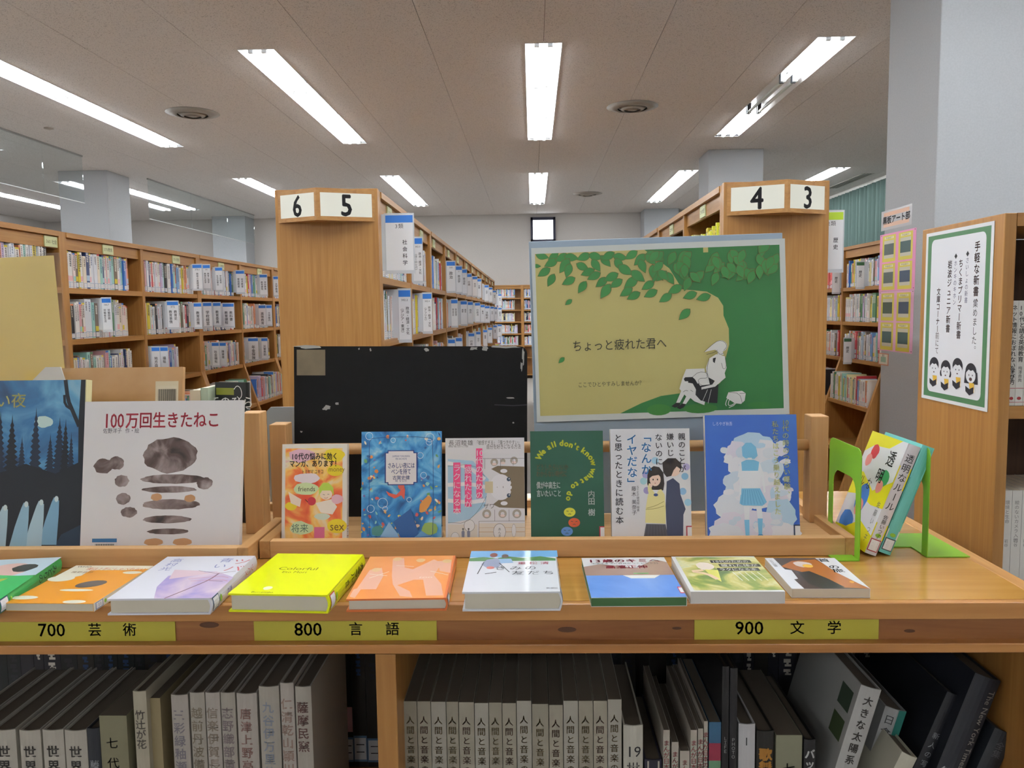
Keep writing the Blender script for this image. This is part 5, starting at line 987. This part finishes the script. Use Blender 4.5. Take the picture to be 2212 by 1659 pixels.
# ============================================================ big books under the counter
YU = 1.05; Zs = ZB + .0006
def big(lab, x0, x1, yt, cover, txt='', tc='#33302c', d=.2, hard=True, e=None, lean=0, group=None, top=.05, gap=1.0, extra=None, Y=YU, name='reference_book', bulge=None, bold=.015, vfrac=.5, pgm=None):
    a = at(x0, yt, Y); b_ = at(x1, yt, Y); t_ = b_.x - a.x; z = Zs; h = a.z - z
    def fn(SA, A):
        if txt: SA.text(txt, vfrac, top, e or t_ * .62, M(tc, .6), vert=True, bold=bold, gap=gap)
        if extra: extra(SA, A)
    return spine_up(name, lab, a.x, Y, z, t_ * .985, h, d, cover, fn, lean=lean, hard=hard, group=group, bulge=bulge)
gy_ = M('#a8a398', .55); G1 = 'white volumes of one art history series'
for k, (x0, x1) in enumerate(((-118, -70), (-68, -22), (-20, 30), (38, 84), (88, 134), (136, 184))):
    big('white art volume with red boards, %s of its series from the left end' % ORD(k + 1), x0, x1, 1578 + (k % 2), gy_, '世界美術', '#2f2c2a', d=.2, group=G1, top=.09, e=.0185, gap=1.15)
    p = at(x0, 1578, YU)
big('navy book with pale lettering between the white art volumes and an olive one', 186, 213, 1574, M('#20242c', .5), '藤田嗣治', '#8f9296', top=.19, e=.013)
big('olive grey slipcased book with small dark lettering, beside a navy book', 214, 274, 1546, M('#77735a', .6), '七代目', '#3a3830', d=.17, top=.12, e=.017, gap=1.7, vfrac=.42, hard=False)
big('pale book with mixed lettering and a teal patch, beside the olive book', 285, 314, 1494, M('#a39c8a', .55), '竹辻が花', '#4a4640', top=.09, e=.014, extra=lambda S_, A: (S_.rect(0, .48, .9, .57, M('#2f6a74', .5)), S_.text('GENIUS', .1, .64, .02, ink, rot=-math.pi / 2)))
big('plain tan slipcase standing behind the pale book with a teal patch', 318, 346, 1508, M('#8f8160', .6), d=.2, hard=False, Y=1.062)
G2 = 'pale volumes of a ceramics series'
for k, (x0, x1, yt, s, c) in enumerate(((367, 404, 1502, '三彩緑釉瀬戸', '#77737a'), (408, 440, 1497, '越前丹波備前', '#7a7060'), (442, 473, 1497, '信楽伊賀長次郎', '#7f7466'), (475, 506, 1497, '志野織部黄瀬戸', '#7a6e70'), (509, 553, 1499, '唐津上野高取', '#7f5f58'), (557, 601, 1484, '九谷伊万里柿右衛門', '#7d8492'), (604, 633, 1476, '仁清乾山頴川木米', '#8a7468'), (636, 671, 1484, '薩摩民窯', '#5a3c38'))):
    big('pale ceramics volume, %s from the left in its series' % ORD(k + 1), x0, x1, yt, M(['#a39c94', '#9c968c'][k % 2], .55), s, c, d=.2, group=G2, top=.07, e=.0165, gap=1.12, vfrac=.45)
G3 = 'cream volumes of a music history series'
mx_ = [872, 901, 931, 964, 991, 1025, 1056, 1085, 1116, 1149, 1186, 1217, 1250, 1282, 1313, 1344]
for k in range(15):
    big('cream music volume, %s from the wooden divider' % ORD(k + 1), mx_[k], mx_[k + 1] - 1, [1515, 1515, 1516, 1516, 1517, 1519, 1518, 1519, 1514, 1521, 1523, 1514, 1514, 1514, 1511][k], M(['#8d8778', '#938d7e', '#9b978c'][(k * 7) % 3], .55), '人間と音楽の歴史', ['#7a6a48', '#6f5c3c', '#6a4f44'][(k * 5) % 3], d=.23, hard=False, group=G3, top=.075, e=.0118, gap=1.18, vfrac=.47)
big('white book with bold dark vertical title beside the music volumes', 1347, 1390, 1568, M('#b5b2a6', .5), extra=lambda S_, A: (S_.text('19', .5, .15, .021, ink, align='C'), S_.text('世紀音楽', .5, .21, .019, ink, vert=True, gap=1.15)))
big('white book in a navy rimmed case, low beside the bold-titled one', 1393, 1431, 1642, M('#2a2838', .5), d=.19, extra=lambda S_, A: S_.rect(.15, .01, .85, 1, gy_))
G4 = 'thin comic style volumes with red lettering'
for k, (x0, x1, yt) in enumerate(((1433, 1447, 1577), (1451, 1466, 1603), (1469, 1490, 1622), (1492, 1506, 1577), (1508, 1519, 1574), (1521, 1529, 1558))):
    big('thin pale comic volume with red lettering, %s of its group' % ORD(k + 1), x0, x1, yt, M('#a8a095', .45), 'まんが日本の歴史', '#a83a44', d=.2, hard=False, group=G4, top=.06, e=.0085, name='comic_volume')
big('book with blue, red and green spine bands', 1532, 1558, 1560, M('#2f5a7a', .45), d=.2, hard=False, extra=lambda S_, A: (S_.rect(0, .12, 1, .22, M('#8a2a40', .4)), S_.rect(0, .22, 1, .34, M('#5f8a6a', .4)), S_.rect(0, .5, 1, .7, M('#2f7a6a', .4))))
big('tall black book beside the colour-banded one', 1561, 1576, 1440, M('#17171a', .4), 'ＬＩＦＥ', '#8a8a8a', d=.26, top=.3, e=.006)
big('second tall black book, with dotted pale lettering', 1578, 1594, 1444, M('#1a1a1e', .4), 'ＰＨＯＴＯ', '#8a8a8a', d=.26, top=.3, e=.006)
big('white book marked with a small dark stroke and letter M', 1597, 1633, 1565, M('#b3b3b5', .5), extra=lambda S_, A: (S_.rect(.42, .075, .48, .12, ink), S_.text('M', .5, .28, .011, M('#3a3f5a'), align='C')))
big('black book with orange characters on its spine', 1636, 1674, 1580, M('#1d1b18', .5), '歌舞伎', '#a8752a', top=.1, e=.018, bold=.05)
big('olive green slipcased book with faint dark lettering', 1677, 1734, 1588, M('#7d7c66', .6), '七代目', '#3a3830', hard=False, top=.17, e=.017, gap=1.5)
big('black book with white phonetic lettering at the slant books', 1738, 1763, 1598, M('#17171a', .4), 'バッハ', '#b0b0b0', top=.06, e=.014, bold=.04)
def slant(lab, xt, yt, xbm, ybm, T, H, d, cover, fn, Y=YU):
    a = at(xt, yt, Y); b_ = at(xbm, ybm, Y); an = math.atan2(a.x - b_.x, a.z - b_.z); u = Vector((math.sin(an), 0, math.cos(an)))
    L = (a.z - Zs) / math.cos(an) ; base = a - u * L; r = spine_up('reference_book', lab, base.x, Y, Zs + T * math.sin(an) * 1.02, T, L, d, cover, fn, lean=an, hard=True); return r
slant('grey-white book tilting right with two small photos on its cover', 1862, 1493, 1810, 1659, .028, .3, .21, M('#a5a5a2', .5), lambda S_, A: (S_.text('大きな太陽系の', .5, .04, .0135, M('#33302c'), vert=True, gap=1.25, bold=.02), A.rect(.75, .06, .93, .16, M('#3a4a3a')), A.rect(.75, .2, .93, .3, M('#4a5a3a'))))
slant('pale book tilting right with a teal cover edge, behind the photo book', 1915, 1540, 1862, 1700, .03, .3, .2, M('#8f9090', .5), lambda S_, A: (S_.rect(.6, 0, 1, 1, M('#1f6a60', .5)), S_.text('日食', .3, .04, .014, ink, vert=True, gap=1.3)), Y=1.09)
slant('short cream book tilting far to the right at the front', 1950, 1640, 1890, 1760, .022, .2, .14, M('#b5b2a2', .5), lambda S_, A: S_.rect(.2, .2, .8, .5, M('#33302c', .5)), Y=1.03)
slant('dark narrow book tilting right with small pale lettering', 2048, 1505, 1980, 1659, .018, .3, .21, M('#16181f', .5), lambda S_, A: S_.text('新人の写真集', .5, .2, .010, M('#8a8c90'), vert=True, gap=1.4), Y=1.07)
slant('dark navy volume tilting right with gothic English lettering', 2110, 1475, 2035, 1659, .036, .3, .24, M('#1a1d26', .5), lambda S_, A: (S_.text('The New York Times', .8, .05, .013, M('#8f8c84'), rot=-math.pi / 2), S_.text('縮刷第三集', .3, .42, .0135, M('#a0a0a0'), vert=True, bold=.04)))
slant('dark grey volume tilting at the right end of the low shelf', 2152, 1590, 2102, 1700, .028, .3, .2, M('#22262c', .5), lambda S_, A: S_.text('全集', .5, .06, .012, M('#5a5c60'), vert=True))
# second line of books from the other side of the low shelf, its shade put into dark cover colours
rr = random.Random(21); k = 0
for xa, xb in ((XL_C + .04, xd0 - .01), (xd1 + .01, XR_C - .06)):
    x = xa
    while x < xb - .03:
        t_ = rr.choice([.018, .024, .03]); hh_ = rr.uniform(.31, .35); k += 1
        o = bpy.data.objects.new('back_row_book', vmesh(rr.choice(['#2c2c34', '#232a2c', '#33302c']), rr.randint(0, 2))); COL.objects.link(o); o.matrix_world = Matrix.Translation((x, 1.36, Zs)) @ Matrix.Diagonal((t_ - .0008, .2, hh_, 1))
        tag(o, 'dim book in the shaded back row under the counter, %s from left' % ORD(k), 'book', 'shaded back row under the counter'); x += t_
